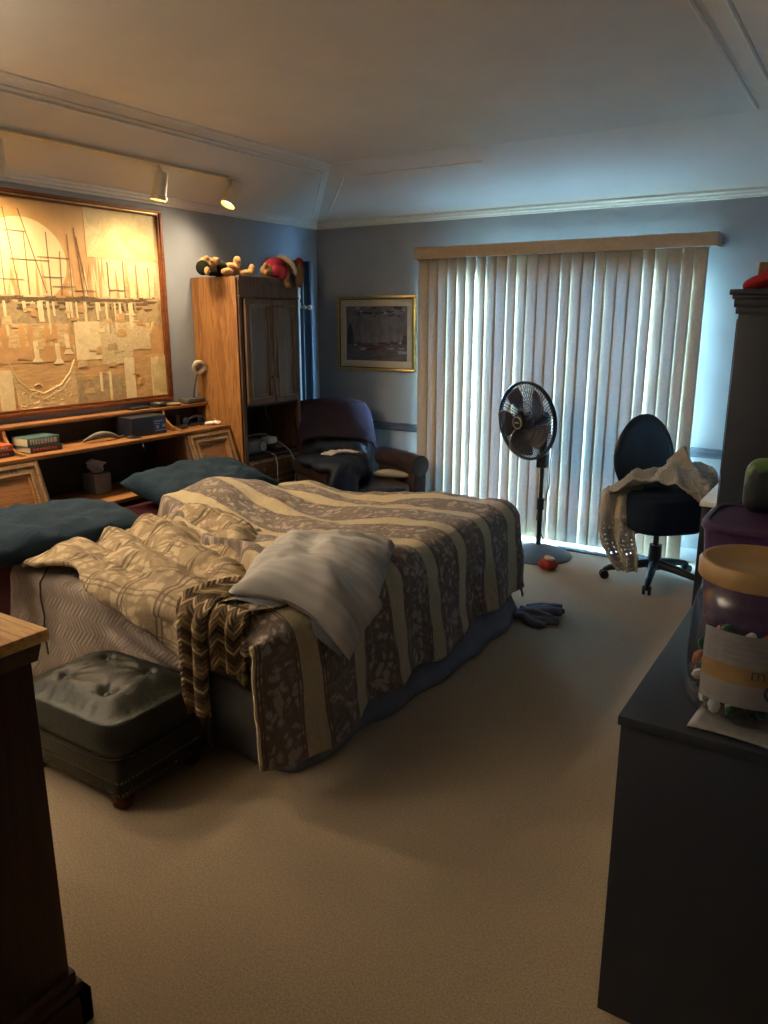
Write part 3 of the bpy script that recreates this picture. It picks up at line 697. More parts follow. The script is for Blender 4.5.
# ------------------------------------------------------------------ plush toys
fur = cloth('tan_plush', '#a37c50', 180, .12, .9); fur2 = cloth('brown_plush', '#8a6a48', 180, .12, .9); pinkcl = cloth('rose_red_cloth', '#8f2c3a', 300, .1, .4); greencl = cloth('dark_green_cloth', '#14180f', 300, .1, .4); paleclo = cloth('pale_lace_cloth', '#c6b496', 200, .1, .7)
def plush(b, name, m, parent, vs=.006):
    o = b.build(name, m, parent); mod(o, 'REMESH', mode='VOXEL', voxel_size=vs, use_smooth_shade=True); mod(o, 'SMOOTH', factor=.5, iterations=4); return o
r = thing('teddy_bear', 'tan teddy bear in dark green clothes lying on wardrobe', 'plush toy', (.25, 4.02, WH + .004))
b = MB(); z = WH + .05
b.ell((.25, 3.915, z + .016), (.066, .064, .058)); b.ell((.30, 3.95, z + .045), (.032, .036, .028)); b.ell((.29, 3.885, z + .062), (.02, .018, .018)); b.ell((.31, 3.862, z - .02), (.018, .022, .03))
b.ell((.25, 4.04, z), (.065, .085, .052))
b.ell((.29, 4.13, z + .01), (.034, .065, .034), (-.3, 0, 0)); b.ell((.30, 4.165, z + .055), (.03, .026, .038)); b.ell((.33, 4.22, z - .022), (.032, .06, .026)); b.ell((.34, 4.268, z + .008), (.028, .022, .038)); b.ell((.20, 4.17, z - .015), (.03, .07, .03)); b.ell((.21, 4.235, z + .01), (.028, .02, .034))
b.ell((.34, 4.02, z - .02), (.03, .055, .026))
plush(b, 'body', fur, r)
b = MB(); b.ell((.262, 3.872, z + .002), (.058, .034, .05)); b.ell((.30, 3.91, z - .03), (.03, .05, .022)); plush(b, 'hood', greencl, r)
b = MB(); b.ell((.25, 4.025, z + .006), (.073, .064, .058)); plush(b, 'jacket', greencl, r)
MB().ell((.332, 3.958, z + .055), (.008, .01, .008)).build('nose', M['black'], r)
for c in ((.308, 3.905, z + .042), (.285, 3.945, z + .072)): MB().ell(c, (.006, .006, .006)).build('eye', M['black'], r)
r = thing('plush_doll', 'plush bear in rose red dress slumped over wardrobe front corner', 'plush toy', (.38, 4.5, WH + .004))
b = MB(); z = WH + .055
b.ell((.38, 4.385, z - .005), (.055, .05, .048)); b.ell((.40, 4.345, z + .03), (.018, .018, .024)); b.ell((.41, 4.34, z - .02), (.016, .016, .018))
b.ell((.38, 4.45, z), (.06, .10, .05)); b.ell((.40, 4.60, z + .03), (.055, .075, .055)); b.ell((.47, 4.49, z - .05), (.024, .03, .06)); b.ell((.475, 4.495, z - .10), (.026, .028, .026))
b.ell((.475, 4.63, z - .03), (.032, .036, .085)); b.ell((.46, 4.66, z + .01), (.03, .035, .06)); b.ell((.48, 4.60, z - .06), (.025, .025, .05))
plush(b, 'body', fur2, r)
b = MB(); b.ell((.385, 4.47, z + .032), (.080, .088, .064)); b.ell((.43, 4.44, z - .005), (.045, .065, .045)); b.ell((.455, 4.47, z - .02), (.035, .05, .05)); plush(b, 'dress', pinkcl, r)
b = MB(); b.tube([(.36, 4.535, z + .10), (.42, 4.54, z + .092), (.468, 4.555, z + .055), (.482, 4.575, z + .01), (.478, 4.585, z - .03)], [.02, .022, .02, .018, .012], 8); plush(b, 'lace_collar', paleclo, r)
b = MB(); b.ell((.44, 4.675, z + .06), (.04, .026, .045)); plush(b, 'bow', pinkcl, r)

# ------------------------------------------------------------------ tall dark panel and white pole in the corner
r = thing('tall_mirror_panel', 'tall narrow black panel standing in corner behind wardrobe', 'panel', (.08, 5.12, 0), 0)
b = MB(); b.box((.015, 4.80, 0), (.085, 5.255, 2.10), .004); b.build('body', M['panel_black'], r)
b = MB(); b.box((.085, 5.16, .05), (.090, 5.168, 2.04), .001); b.build('seam_strip', M['grey'], r)
b = MB(); b.box((.015, 5.256, 0), (.10, 5.30, 2.105), .004); b.build('window_lit_edge', plain('window_light_blue', '#7f8ea0', .4), r)  # window light on the panel's edge, put into a blue grey strip
r = thing('white_pole', 'slim white pole with knobbed top beside wardrobe right edge', 'pole', (.165, 5.0, 0))
MB().cyl((.165, 5.0, .02), (.165, 5.0, 1.75), .012, .012, 12).build('shaft', M['white'], r)
MB().lathe([(0, 0), (.05, 0), (.05, .012), (.02, .025), (0, .025)], 24, M=Matrix.Translation((.165, 5.0, 0))).build('base', M['white'], r)
MB().lathe([(0, 1.73), (.014, 1.735), (.02, 1.76), (.012, 1.78), (.02, 1.81), (.016, 1.85), (.022, 1.88), (.012, 1.90), (0, 1.905)], 14, M=Matrix.Translation((.165, 5.0, 0))).build('finial', M['cream'], r)
b = MB(); b.tube([(.135, 4.98, 1.735), (.165, 5.0, 1.735), (.235, 5.05, 1.735)], .008, 8); b.ell((.24, 5.053, 1.735), .02); b.ell((.205, 5.03, 1.736), .016); b.ell((.135, 4.98, 1.735), .015); b.build('cross_knobs', M['cream'], r)

# ------------------------------------------------------------------ bed
BX0, BX1, BY0, BY1 = .47, 2.50, 1.95, 3.88
MT = .555
bd = thing('bed', 'king size bed with dark red sheet and slate base against headboard', 'bed', (1.5, 2.92, 0))
MB().box((BX0, BY0 + .02, .04), (BX1 - .01, BY1 - .02, .28), .03, seg=3).build('box_spring', M['skirt'], bd)
MB().box((BX0, BY0, .285), (BX1, BY1, MT), .06, seg=4).build('mattress', M['ticking'], bd)
b = MB()
def sheet(s, t_):
    x = BX0 + .01 + s * .9; q = t_ * 2.65 - .36
    if q < 0: return (x, BY0 - .006 + .004 * math.sin(x * 30), MT - .03 + q * 1.15 + .0), (s, t_)
    if q > 1.93: return (x, BY1 + .006, MT - .03 - (q - 1.93)), (s, t_)
    e = min(q, 1.93 - q); return (x, BY0 + q, MT + .006 - .036 * (1 - smooth(e, 0, .06)) + .004 * nz(x * 8, q * 8)), (s, t_)
o = b.grid(sheet, 16, 60).build('fitted_sheet', M['maroon'], bd); mod(o, 'SOLIDIFY', thickness=.004)
b = MB()
def skirt(s, t_):
    # runs along near side then the foot
    L1, L2, L3 = 1.35, 1.95, .5; q = s * (L1 + L2 + L3)
    z = .30 * (1 - t_)
    rp_ = .012 * math.sin(q * 17) + .018 * nz(q * 3.1, 1.7); fl = t_ * t_
    if q < L1: x, y = BX1 - L1 + q, BY0 + .01 - rp_ * t_ - .02 * fl
    elif q < L1 + L2:
        k = q - L1; x, y = BX1 + .012 + rp_ * t_ + .10 * fl * (.35 + .8 * smooth(k, 0, 1.2)), BY0 + k * (BY1 - BY0) / L2
        if k < .1: x -= (.1 - k) * .2; 
    else: k = q - L1 - L2; x, y = BX1 - k, BY1 + .01 + .02 * fl
    return (x, y, z + .006), (q, t_)
o = b.grid(skirt, 150, 10).build('bed_skirt', M['skirt'], bd); mod(o, 'SOLIDIFY', thickness=.006)
# cloth lying out over the carpet along the foot
def pillow_fn(L, W, H, seed, conc=.035, lump=.02):
    def f(side):
        def g(s, t_):
            u, v = s * 2 - 1, t_ * 2 - 1
            pu, pv = abs(u) ** 3.6, abs(v) ** 3.2
            k = max(0, (1 - pu)) ** .48 * max(0, (1 - pv)) ** .48
            x = u * L / 2 * (1 - conc * (1 - v * v) * abs(u)); y = v * W / 2 * (1 - conc * (1 - u * u) * abs(v))
            wr = lump * fbm(u * 2.2 + seed, v * 1.6, seed) + lump * .6 * math.sin(u * 9 + 3 * v + seed + 2 * nz(u * 2, v * 2, seed)) * (1 - k * .5)
            cr_ = -lump * 1.1 * math.exp(-(math.sin(u * 6.5 + seed + 1.5 * nz(u * 2, v, seed)) / .22) ** 2) * smooth(v, -.2, .7) + lump * .8 * nz(u * 5, v * 3, seed + 3)
            wr += cr_
            z = side * H / 2 * k + (wr * min(1, k * 2.5) if side > 0 else 0)
            return V((x, y, z)), (x, y)
        return g
    return f
def make_pillow(name, L, W, H, seed, mat, M4, label, cat='pillow', parent=None, warp=None, lump=.02):
    b = MB(); f = pillow_fn(L, W, H, seed, lump=lump)
    for side in (1, -1):
        g = f(side)
        def h(s, t_):
            co, uv = g(s, t_); co = warp(co) if warp else M4 @ co
            return co, uv
        b.grid(h, 44, 32)
    bmesh.ops.remove_doubles(b.bm, verts=b.bm.verts, dist=.0005)
    o = b.build(name, mat, parent, ang=70)
    if label: tag(o, label, cat)
    return o
from mathutils import Euler
def LR(loc, rot): return Matrix.Translation(loc) @ Euler(rot).to_matrix().to_4x4()
make_pillow('pillow', .94, .54, .17, 1.3, M['teal'], LR((.84, 2.12, MT + .105), (R(7), R(2), R(86))), 'dark teal pillow lying flat at near corner of bed')
make_pillow('pillow', .84, .52, .20, 4.7, M['teal'], LR((.76, 3.28, MT + .118), (R(10), R(0), R(88))), 'dark teal pillow propped against the headboard on far side')

# grey ribbed quilt over near side
b = MB()
def quilt(s, t_):
    x = .93 + s * 1.22; q = t_ * .98
    topw = .40; r_ = .07
    fold = smooth(x, 1.5, 1.7) * (1 - smooth(x, 2.08, 2.15))
    if q < topw: y, z = BY0 + topw - q, MT + .014 + .006 * nz(x * 6, q * 6)
    else:
        e = q - topw
        if e < r_ * PI / 2: a = e / r_; y, z = BY0 - r_ * math.sin(a) * .85, MT + .014 - r_ * (1 - math.cos(a))
        else: d_ = e - r_ * PI / 2; y, z = BY0 - r_ * .85 - .012 * math.sin(x * 14 + 1) * smooth(d_, 0, .3) - .01 * d_, MT + .014 - r_ - d_
        dd = smooth(e, .08, .4)
        y -= fold * dd * (.012 + .014 * math.sin((x * .8 + z * 1.9) * 24))
        z += .06 * fold * dd
        z += .0
    x2 = x - .05 * smooth(q, topw, .98) * (1 - s) + .0
    return (x2, y, z), (x, q)
o = b.grid(quilt, 90, 60).build('ribbed_blanket', M['quilt']); mod(o, 'SOLIDIFY', thickness=.012)
tag(o, 'ribbed taupe grey blanket hanging down near side of bed', 'blanket')
# lamp cord hanging over it
b = MB(); b.tube([(1.16, 2.02, MT + .035), (1.17, 1.93, MT + .035), (1.175, 1.875, MT - .03), (1.18, 1.866, .46), (1.20, 1.862, .38), (1.19, 1.86, .30), (1.20, 1.86, .20)], .004, 6)
tag(b.build('extension_lead', M['black']), 'thin black cord hanging over grey blanket on near side of bed', 'cord')

# comforter
XE, YF, YN = 2.445, 3.87, 1.93
def zc(x, y):
    z = MT + .028 + .075 * smooth(x, 1.5, 2.25) + .02 * smooth(x, 1.9, 1.3) * 0
    z += .135 * math.exp(-(((x - .98) / .30) ** 2) - ((y - 3.15) / .42) ** 2) + .05 * math.exp(-(((x - 1.25) / .3) ** 2) - ((y - 3.2) / .55) ** 2)
    z += .020 * fbm(x * 2.6, y * 2.2, 3.3) + .010 * fbm(x * 7, y * 6, 1.1)
    z += .014 * math.sin((x * .45 + y) * 15 + 2.2 * nz(x * 1.5, y * 1.5, 5)) * (1 - smooth(x, 1.7, 2.3)) * smooth(x, .8, 1.1)
    return z
def drape(X, Y, r_=.13, ripple=1.0, z_fn=zc):
    d1 = max(0, X - XE); d2 = max(0, Y - YF); d3 = max(0, YN - Y) * (1 - smooth(d1, .02, .16))
    e = math.hypot(d1, d2 if d2 > 0 else d3)
    bx, by = min(X, XE), min(Y, YF)
    if d3 > 0 and Y < YN: by = YN - (YN - Y - d3) if d1 > 0 else YN
    elif Y < YN: by = Y
    z = z_fn(min(X, XE + .05), clamp(Y, YN, YF))
    if e < 1e-6: return V((bx, by, z))
    n = (d1 / e, (d2 - (d3 if d2 <= 0 else 0)) / e)
    if e < r_ * PI / 2: a = e / r_; off, dn = r_ * math.sin(a), r_ * (1 - math.cos(a))
    else: q = e - r_ * PI / 2; off, dn = r_ + .10 * q + .0, r_ + q * .985
    wv = ripple * smooth(dn, .05, .5)
    off += wv * (.020 * math.sin(Y * 13 + 1.2 * math.sin(Y * 5)) + .022 * nz(Y * 4, dn * 2, 2.2)) + .012 * fbm(X * 5, Y * 5, 8) * smooth(dn, 0, .1)
    return V((bx + n[0] * off, by + n[1] * off, z - dn))
cm = thing('comforter', 'striped floral cream and brown comforter spread over the bed foot', 'comforter', (1.8, 2.9, MT))
b = MB()
def head_edge(y):
    # where the comforter starts, head side
    pts = [(1.62, 2.33), (1.95, 2.30), (2.2, 2.12), (2.38, 1.85), (2.52, 1.45), (2.66, 1.12), (2.88, .80), (3.1, .70), (3.4, .70), (3.7, .82), (4.0, 1.0), (4.4, 1.15)]
    for (a, xa), (c, xc) in zip(pts, pts[1:]):
        if y <= c: return xa + (xc - xa) * smooth((y - a) / (c - a))
    return pts[-1][1]
XM = 3.045
def cfa(s, t_):
    Y = 1.72 + s * 2.56; Xh = head_edge(Y); X = Xh + (XM + .02 * math.sin(Y * 7) - .05 * smooth(Y, 3.3, 4.1) - Xh) * t_
    if X > XE: Yn_ = Y
    Yuse = max(Y, 1.80) if X < 2.2 else Y
    p = drape(X, Yuse)
    lip = 1 - smooth(X - Xh, 0, .09)
    roll = math.exp(-((Y - 2.5) / .30) ** 2)
    p.z += roll * .085 * math.exp(-((X - Xh - .10) / .11) ** 2)
    p.z -= lip * lip * (.06 + .09 * math.exp(-((Y - 3.15) / .4) ** 2))
    p.x += .02 * lip * math.sin(Y * 11)
    if X > XE: p.x -= .045 * clamp((1.90 - Y) / .18) ** 2 * smooth(X - XE, 0, .2); p.y += .02 * clamp((1.80 - Y) / .08)
    return p, (X, Y)
o = b.grid(cfa, 120, 130).build('striped_face', M['comf'], cm, ang=180); mod(o, 'SOLIDIFY', thickness=.012, offset=-1)
b = MB()
def zf(x, y):
    z = MT + .062
    z += .03 * smooth(y, 2.2, 2.7) * smooth(x, 1.9, 1.2)
    q = (x * .35 + y * .95)
    z += .022 * math.sin(q * 24 + 3.2 * nz(x * 2.2, y * 2.2, 4) + x * 2) * smooth(y, 1.9, 2.05)
    z += .022 * fbm(x * 4.2, y * 4.2, 6.2) + .016 * (1 - abs(nz(x * 7 + .7 * y, y * 9, 2)) * 3) * smooth(y, 1.88, 2.0)
    return z
def cfb(s, t_):
    # s across (near edge to far), t along the bed
    Yl = 1.90 - .02 - .20 * smooth(t_, .2, .8) - .02 * math.sin(t_ * 19); Yh = 2.86 + .04 * t_
    Y = Yl + (Yh - Yl) * s
    xl = 1.05 + .02 * math.sin(s * 9) + .06 * s; xh = 2.42 - .80 * smooth(s, .1, 1)
    X = xl + (xh - xl) * t_
    dn = max(0, 1.90 - Y); r_ = .06
    z = zf(X, max(Y, 1.90))
    if dn > 0:
        if dn < r_ * PI / 2: a = dn / r_; y, z = 1.90 - r_ * math.sin(a), z - r_ * (1 - math.cos(a))
        else: y, z = 1.90 - r_ - .015 * math.sin(X * 21), z - r_ - (dn - r_ * PI / 2)
    else: y = Y
    z -= .06 * smooth(t_, .82, 1) * (s > 0) + .05 * smooth(s, .88, 1)
    z -= .03 * (1 - smooth(t_, 0, .05))
    return V((X, y, z)), (X, Y)
o = b.grid(cfb, 90, 110).build('turned_back_flap', M['plaid'], cm, ang=180); mod(o, 'SOLIDIFY', thickness=.022, offset=-1)
o['label'] = 'turned back plaid underside'

# chevron afghan hanging over near side close to the corner
b = MB()
def afg(s, t_, x0, w, ph, L, top):
    q = t_ * L; u = (s - .5) * w
    rz_ = .016 * math.sin(s * PI * 4 + ph)
    x = x0 + u * (1 - .25 * smooth(q, .1, .6)) + .05 * smooth(q, .0, top) * 0
    if q < top: y, z = 1.83 + (top - q) * 1.0, MT + .11 + .02 * math.sin(q * 9 + ph) + rz_ * .5
    else:
        e = q - top; r_ = .06
        if e < r_ * PI / 2: a = e / r_; y, z = 1.83 - r_ * math.sin(a), MT + .11 - r_ * (1 - math.cos(a))
        else: y, z = 1.83 - r_ - .0, MT + .11 - r_ - (e - r_ * PI / 2)
        y += rz_ * smooth(e, 0, .1) * 1.3; z += 0
    x += -.10 * smooth(q, top + .3, .0) * 0 + (top - q) * .28 * (q < top)
    return V((x, y, z)), (s * w * 1.35, q)
b.grid(lambda s, t_: afg(s, t_, 2.21, .17, .4, .68, .24), 40, 60); b.grid(lambda s, t_: (lambda r_: (r_[0] + V((0, .012, .012)), r_[1]))(afg(s, t_, 2.36, .19, 2.1, .66, .40)), 40, 60)
o = b.build('afghan', M['afghan'], ang=180); mod(o, 'SOLIDIFY', thickness=.012)
tag(o, 'brown and tan chevron knitted afghan hanging over bed near its corner', 'blanket')

# pale pillow sliding over the foot edge
def z_lift(x, y): return zc(x, y) + .012
wp = Matrix.Translation((2.375, 2.31, 0)) @ Matrix.Rotation(R(-66), 4, 'Z')
def warp(co):
    p = wp @ V((co.x, co.y, 0)); X, Y = p.x, p.y
    def surf(X, Y):
        xe, r_ = 2.40, .22; d = max(0, X - xe); z0 = MT + .100
        if d <= 0: return V((X, Y, z0))
        if d < r_ * 1.15: a = d / r_; return V((xe + r_ * math.sin(a), Y, z0 - r_ * (1 - math.cos(a))))
        a = 1.15; q = d - r_ * 1.15; return V((xe + r_ * math.sin(a) + q * math.cos(a), Y, z0 - r_ * (1 - math.cos(a)) - q * math.sin(a)))
    c = surf(X, Y); n = (surf(X + .01, Y) - c).cross(surf(X, Y + .01) - c).normalized()
    return c + n * (co.z + .045)
r = thing('pillow', 'pale grey striped pillow slipping over foot edge of the bed', 'pillow', (2.44, 2.19, MT + .1))
make_pillow('case', .73, .50, .15, 8.2, M['stripe_pillow'], None, None, None, r, warp, .022)
b = MB()
def hem(s, t_):
    # open hem of the pillow case at the near end
    v_ = (s - .5) * .45; u_ = .315 + .055 * t_
    co = V((u_, v_, -.015 + .028 * math.cos(s * 3.0 * 2) * t_ - .03 * t_))
    return warp(co), (u_, v_)
o = b.grid(hem, 26, 10).build('open_hem', cloth('grey_blue_hem', '#7c828c', 400, .05, .4, .85, wr=.6), r); mod(o, 'SOLIDIFY', thickness=.006)
o['label'] = 'grey blue open hem of the pillowcase'

# ------------------------------------------------------------------ tufted ottoman
OX0, OX1, OY0, OY1 = 1.60, 2.19, 1.43, 1.865
ot = thing('ottoman', 'dark green leather tufted ottoman with nailhead trim beside bed', 'ottoman', ((OX0 + OX1) / 2, (OY0 + OY1) / 2, 0))
MB().box((OX0 + .02, OY0 + .02, .05), (OX1 - .02, OY1 - .02, .20), .02, seg=3).build('base', M['greenleather'], ot)
ocx, ocy = (OX0 + OX1) / 2, (OY0 + OY1) / 2
btn = [(ocx + sx_ * .115, ocy + sy_ * .095) for sx_ in (-1, 1) for sy_ in (-1, 1)]
b = MB()
hx, hy = (OX1 - OX0) / 2 + .01, (OY1 - OY0) / 2 + .01
def cush(s, t_):
    # ring s around, t from bottom rim over to centre
    a = s * 2 * PI; cx_, sy_ = math.cos(a), math.sin(a); n_ = 7.0
    rr = 1 / ((abs(cx_) ** n_ + abs(sy_) ** n_) ** (1 / n_))
    if t_ < .4: q = t_ / .4; k = 1 - .07 * (1 - math.sin(q * PI * .5 + .3)) * (q < .5) ; k = .93 + .07 * math.sin(q * PI); z = .20 + .135 * q
    else: q = (t_ - .4) / .6; k = .93 * (1 - q); z = .335 + .045 * smooth(q, 0, .45)
    x, y = ocx + hx * rr * cx_ * k, ocy + hy * rr * sy_ * k
    if t_ >= .4:
        z += .012 * smooth(q, 0, .5)
        for bx_, by_ in btn:
            d = math.hypot(x - bx_, y - by_); z -= .030 * math.exp(-(d / .030) ** 2) + .006 * math.exp(-(d / .08) ** 2); z -= .0022 * math.exp(-((d - .07) / .05) ** 2) * math.cos(9 * math.atan2(y - by_, x - bx_))
        z += .0022 * math.sin(s * 2 * PI * 34 + 3 * math.sin(s * 40)) * (1 - smooth(q, .0, .4)) * smooth(q, 0, .1)
    return V((x, y, z)), (s, t_)
b.grid(cush, 120, 40, wrap=True); b.build('cushion', M['greenleather'], ot, ang=180)
b = MB()
pts = []
for k in range(80):
    a = 2 * PI * k / 80; c_, s_ = math.cos(a), math.sin(a); rr = 1 / ((abs(c_) ** 5 + abs(s_) ** 5) ** .2); pts.append((ocx + hx * .99 * rr * c_, ocy + hy * .99 * rr * s_, .215))
b.tube(pts, .006, 6, closed=True); b.build('welt', M['greenleather'], ot)
for x, y in btn: MB().ell((x, y, .362), (.014, .014, .009), nu=12, nv=8).build('button', M['greenleather'], ot)
b = MB()
for z in (.072, .118):
    for k in range(34):
        x = OX0 + .03 + (OX1 - OX0 - .06) * k / 33; b.ell((x, OY0 + .019, z), (.0055, .004, .0055), nu=8, nv=5)
        if k < 26: y = OY0 + .03 + (OY1 - OY0 - .06) * k / 25; b.ell((OX1 - .019, y, z), (.004, .0055, .0055), nu=8, nv=5)
o = b.build('nailheads', M['nail'], ot); o['kind'] = 'stuff'
for x in (OX0 + .06, OX1 - .06):
    for y in (OY0 + .06, OY1 - .06): MB().lathe([(0, 0), (.022, 0), (.034, .012), (.036, .03), (.026, .045), (.03, .052), (0, .052)], 18, M=Matrix.Translation((x, y, 0))).build('foot', M['bun'], ot)

# ------------------------------------------------------------------ wooden chest in the left foreground
ch = thing('chest_of_drawers', 'tall dark wooden chest with lamplight coloured into its top at left foreground', 'chest of drawers', (2.3, .62, 0))
CX0, CX1, CY0, CY1, CH = 1.9, 2.715, .40, .865, 1.015
MB().box((CX0, CY0, .11), (CX1, CY1, CH - .03), .004).build('body', M['chest'], ch)
MB().box((CX0 - .03, CY0 - .02, CH - .028), (CX1 + .028, CY1 + .03, CH), .005).build('top', M['chest_top'], ch)
b = MB(); b.prism([(CX0, CH - .075), (CX1, CH - .075), (CX1 + .02, CH - .03), (CX0 - .02, CH - .03)], lambda x, z: V((x, CY0 - .002, z)), lambda x, z: V((x, CY1 + .014, z))); b.build('cornice', M['chest'], ch)
b = MB(); b.box((CX0 - .012, CY0 - .012, .11), (CX1 + .012, CY1 + .012, .145), .01); b.box((CX0 - .022, CY0 - .022, .085), (CX1 + .022, CY1 + .022, .115), .01); b.build('base_moulding', M['chest'], ch)
b = MB()
def foot_pts(sg):
    return [(0, .09), (0, 0), (.11 * sg, 0), (.13 * sg, .03), (.17 * sg, .06), (.24 * sg, .068), (.24 * sg, .09)]
for y0, y1 in ((CY0 - .028, CY0), (CY1, CY1 + .03)):
    for xx, sg in ((CX0 - .03, 1), (CX1 + .03, -1)):
        b = MB(); b.prism([(xx + a, z) for a, z in foot_pts(sg)], lambda x, z: V((x, y0, z)), lambda x, z: V((x, y1, z)))
        ysg = 1 if y0 < .5 else -1; yb = CY0 - .028 if ysg > 0 else CY1 + .03
        b.prism([(yb + a * .8, z) for a, z in foot_pts(ysg)], lambda y, z: V((xx, y, z)), lambda y, z: V((xx + .03 * sg, y, z)))
        b.build('bracket_foot', M['chest'], ch)
for k in range(4):
    z0 = .16 + k * .195; dwr = MB().box((CX0 + .03, CY0 - .016, z0), (CX1 - .03, CY0 + .004, z0 + .18), .006).build('drawer', M['chest'], ch)
    b = MB()
    for x in (CX0 + .2, CX1 - .2): b.tube([(x - .045, CY0 - .016, z0 + .1), (x - .04, CY0 - .035, z0 + .085), (x + .04, CY0 - .035, z0 + .085), (x + .045, CY0 - .016, z0 + .1)], .004, 6)
    b.build('handle', M['brass'], dwr)

# ------------------------------------------------------------------ recliner in the corner
rc = thing('recliner', 'brown leather recliner with tufted back in the far corner', 'armchair', (.83, 4.81, 0), R(-24))
# local: +x forward, +y left, back at -x
b = MB(); b.box((-.36, -.33, .08), (.36, .33, .30), .03, seg=3); b.build('base', M['leather'], rc, local=True)
b = MB(); b.box((-.26, -.275, .29), (.38, .275, .44), .05, seg=4); b.build('seat_cushion', M['leather'], rc, local=True)
def rback(s, t_):
    # tufted back, closed tube section
    a = s * 2 * PI; v_ = t_
    wd_ = .335 * (1 - .25 * smooth(v_, .72, 1.0) ** 1.5) ; zt = .36 + .60 * v_
    c_, s_ = math.cos(a), math.sin(a); n_ = 4
    rr = 1 / ((abs(c_) ** n_ + abs(s_) ** n_) ** (1 / n_))
    th = .10 * (1 - smooth(v_, .86, 1.0) * .75)
    if v_ > .93: wd_ *= 1 - .25 * ((v_ - .93) / .07) ** 2
    x, y = th * rr * c_, wd_ * rr * s_
    if c_ > 0:
        for j in range(4):
            for k in range(3):
                by = (-.24 + .16 * k + (.08 if j % 2 else 0)); bz = .50 + j * .115
                d = math.hypot(y - by, zt - bz); x -= .028 * math.exp(-(d / .035) ** 2)
        x += .012
    return V((-.30 - .16 * v_ + x, y, zt)), (s, t_)
b = MB(); b.grid(rback, 72, 48, wrap=True); b.bm.verts.ensure_lookup_table()
b.ell((-.46, 0, .945), (.045, .2, .02))
b.build('backrest', M['leather'], rc, local=True, ang=180)
for sy_, nm in ((1, 'arm'), (-1, 'arm')):
    b = MB(); yc = sy_ * .37
    b.box((-.17, yc - .05, .10), (.33, yc + .05, .53), .025, seg=3)
    b.tube([(-.17, yc, .56), (-.05, yc, .565), (.2, yc, .565), (.345, yc, .555)], .078, 20)
    b.lathe([(0, .0), (.082, 0), (.082, .012), (.06, .02), (0, .02)], 22, M=Matrix.Translation((.34, yc, .555)) @ Matrix.Rotation(PI / 2, 4, 'Y'))
    b.box((.325, yc - .055, .10), (.355, yc + .055, .52), .012)
    b.build(nm, M['leather'], rc, local=True)
for x in (-.3, .3):
    for y in (-.27, .27): MB().cyl((x, y, 0), (x, y, .085), .022, .03, 12).build('foot', M['bun'], rc, local=True)
RW = world(rc)
b = MB()
def throw(s, t_):
    u = (s - .5) * 2; q = t_ * 1.05
    y = u * .35 * (1 + .02 * math.sin(q * 9)); top = .985 - .045 * abs(u) ** 3.2
    # from front lower edge, over top, down the back
    if q < .34: x, z = -.238 - .092 * (q / .34) + .008 * math.sin(u * 7) * (1 - q / .34), top - .25 + q * .735 - .05 * u * (1 - q / .34)
    elif q < .56: a = (q - .34) / .22 * PI; x, z = -.46 + .13 * math.cos(a), top + .003 + .035 * math.sin(a)
    else: x, z = -.595 + .006 * math.sin(u * 5), top - (q - .56)
    if abs(u) > .93: z -= .03
    return RW @ V((x + .012, y, z)), (s, t_)
o = b.grid(throw, 40, 50).build('throw_blanket', M['purple'], ang=180); mod(o, 'SOLIDIFY', thickness=.012)
tag(o, 'dark purple throw draped over the recliner backrest', 'blanket')
def rel(c): return RW @ V(c)
b = MB()
for c, r_ in (((.12, -.16, .55), (.17, .15, .11)), ((.24, -.26, .53), (.13, .14, .13)), ((.02, -.22, .57), (.14, .15, .09)), ((.12, -.03, .50), (.10, .07, .08)), ((.36, -.30, .48), (.08, .12, .12)), ((.28, -.37, .62), (.15, .13, .06)), ((.41, -.37, .48), (.06, .13, .17)), ((.12, -.37, .63), (.2, .12, .05))): b.ell(rel(c), r_)
o = b.build('duffel_bag', cloth('navy_bag_nylon', '#181c28', 200, .1, .6, .55, wr=.8)); mod(o, 'REMESH', mode='VOXEL', voxel_size=.012, use_smooth_shade=True); mod(o, 'SMOOTH', iterations=6)
tag(o, 'crumpled navy blue bag sitting on recliner seat', 'bag')
b = MB(); b.grid(lambda s, t_: (rel((-.02 + .10 * (t_ - .5) + .03, -.14 + .34 * (s - .5), .672 + .018 * fbm(s * 5, t_ * 4, 2) - .10 * (s - .5) ** 2)), (s, t_)), 24, 10)
o = b.build('folded_cloth', M['linen']); mod(o, 'SOLIDIFY', thickness=.012); tag(o, 'crumpled pale cloth lying on top of the navy bag', 'cloth')
b = MB(); pts = [rel((.05 + .03 * k, .15 + .02 * k + .004 * k * k * .2, .468 + .012 * math.sin(k / 7 * PI))) for k in range(8)]; b.tube(pts, [.018, .028, .033, .035, .034, .03, .024, .012], 12)
tag(b.build('slipper', plain('beige_felt', '#8d8778', .9)), 'beige slipper lying on recliner seat by the arm', 'slipper')

# ------------------------------------------------------------------ pedestal fan
fx, fy = 2.265, 5.03
fan = thing('pedestal_fan', 'black pedestal fan standing before the beige blinds', 'fan', (fx, fy, 0))
MB().lathe([(0, 0), (.235, 0), (.24, .008), (.23, .018), (.16, .045), (.08, .068), (.03, .082), (0, .085)], 48, M=Matrix.Translation((fx, fy, 0))).build('base', plain('blue_grey_fan_base', '#39424d', .45), fan)
b = MB(); b.cyl((fx, fy, .08), (fx, fy, .36), .019, .018, 18); b.cyl((fx, fy, .34), (fx, fy, .42), .026, .024, 18); b.cyl((fx, fy, .42), (fx, fy, .70), .014, .014, 18); b.build('pole', M['fanblack'], fan)
ax = V((-.402, -.916, -.06)).normalized()
hubc = V((fx - .05, fy, .975)) + ax * .11
rotm = Matrix.Translation(hubc) @ ax.to_track_quat('Z', 'Y').to_matrix().to_4x4()
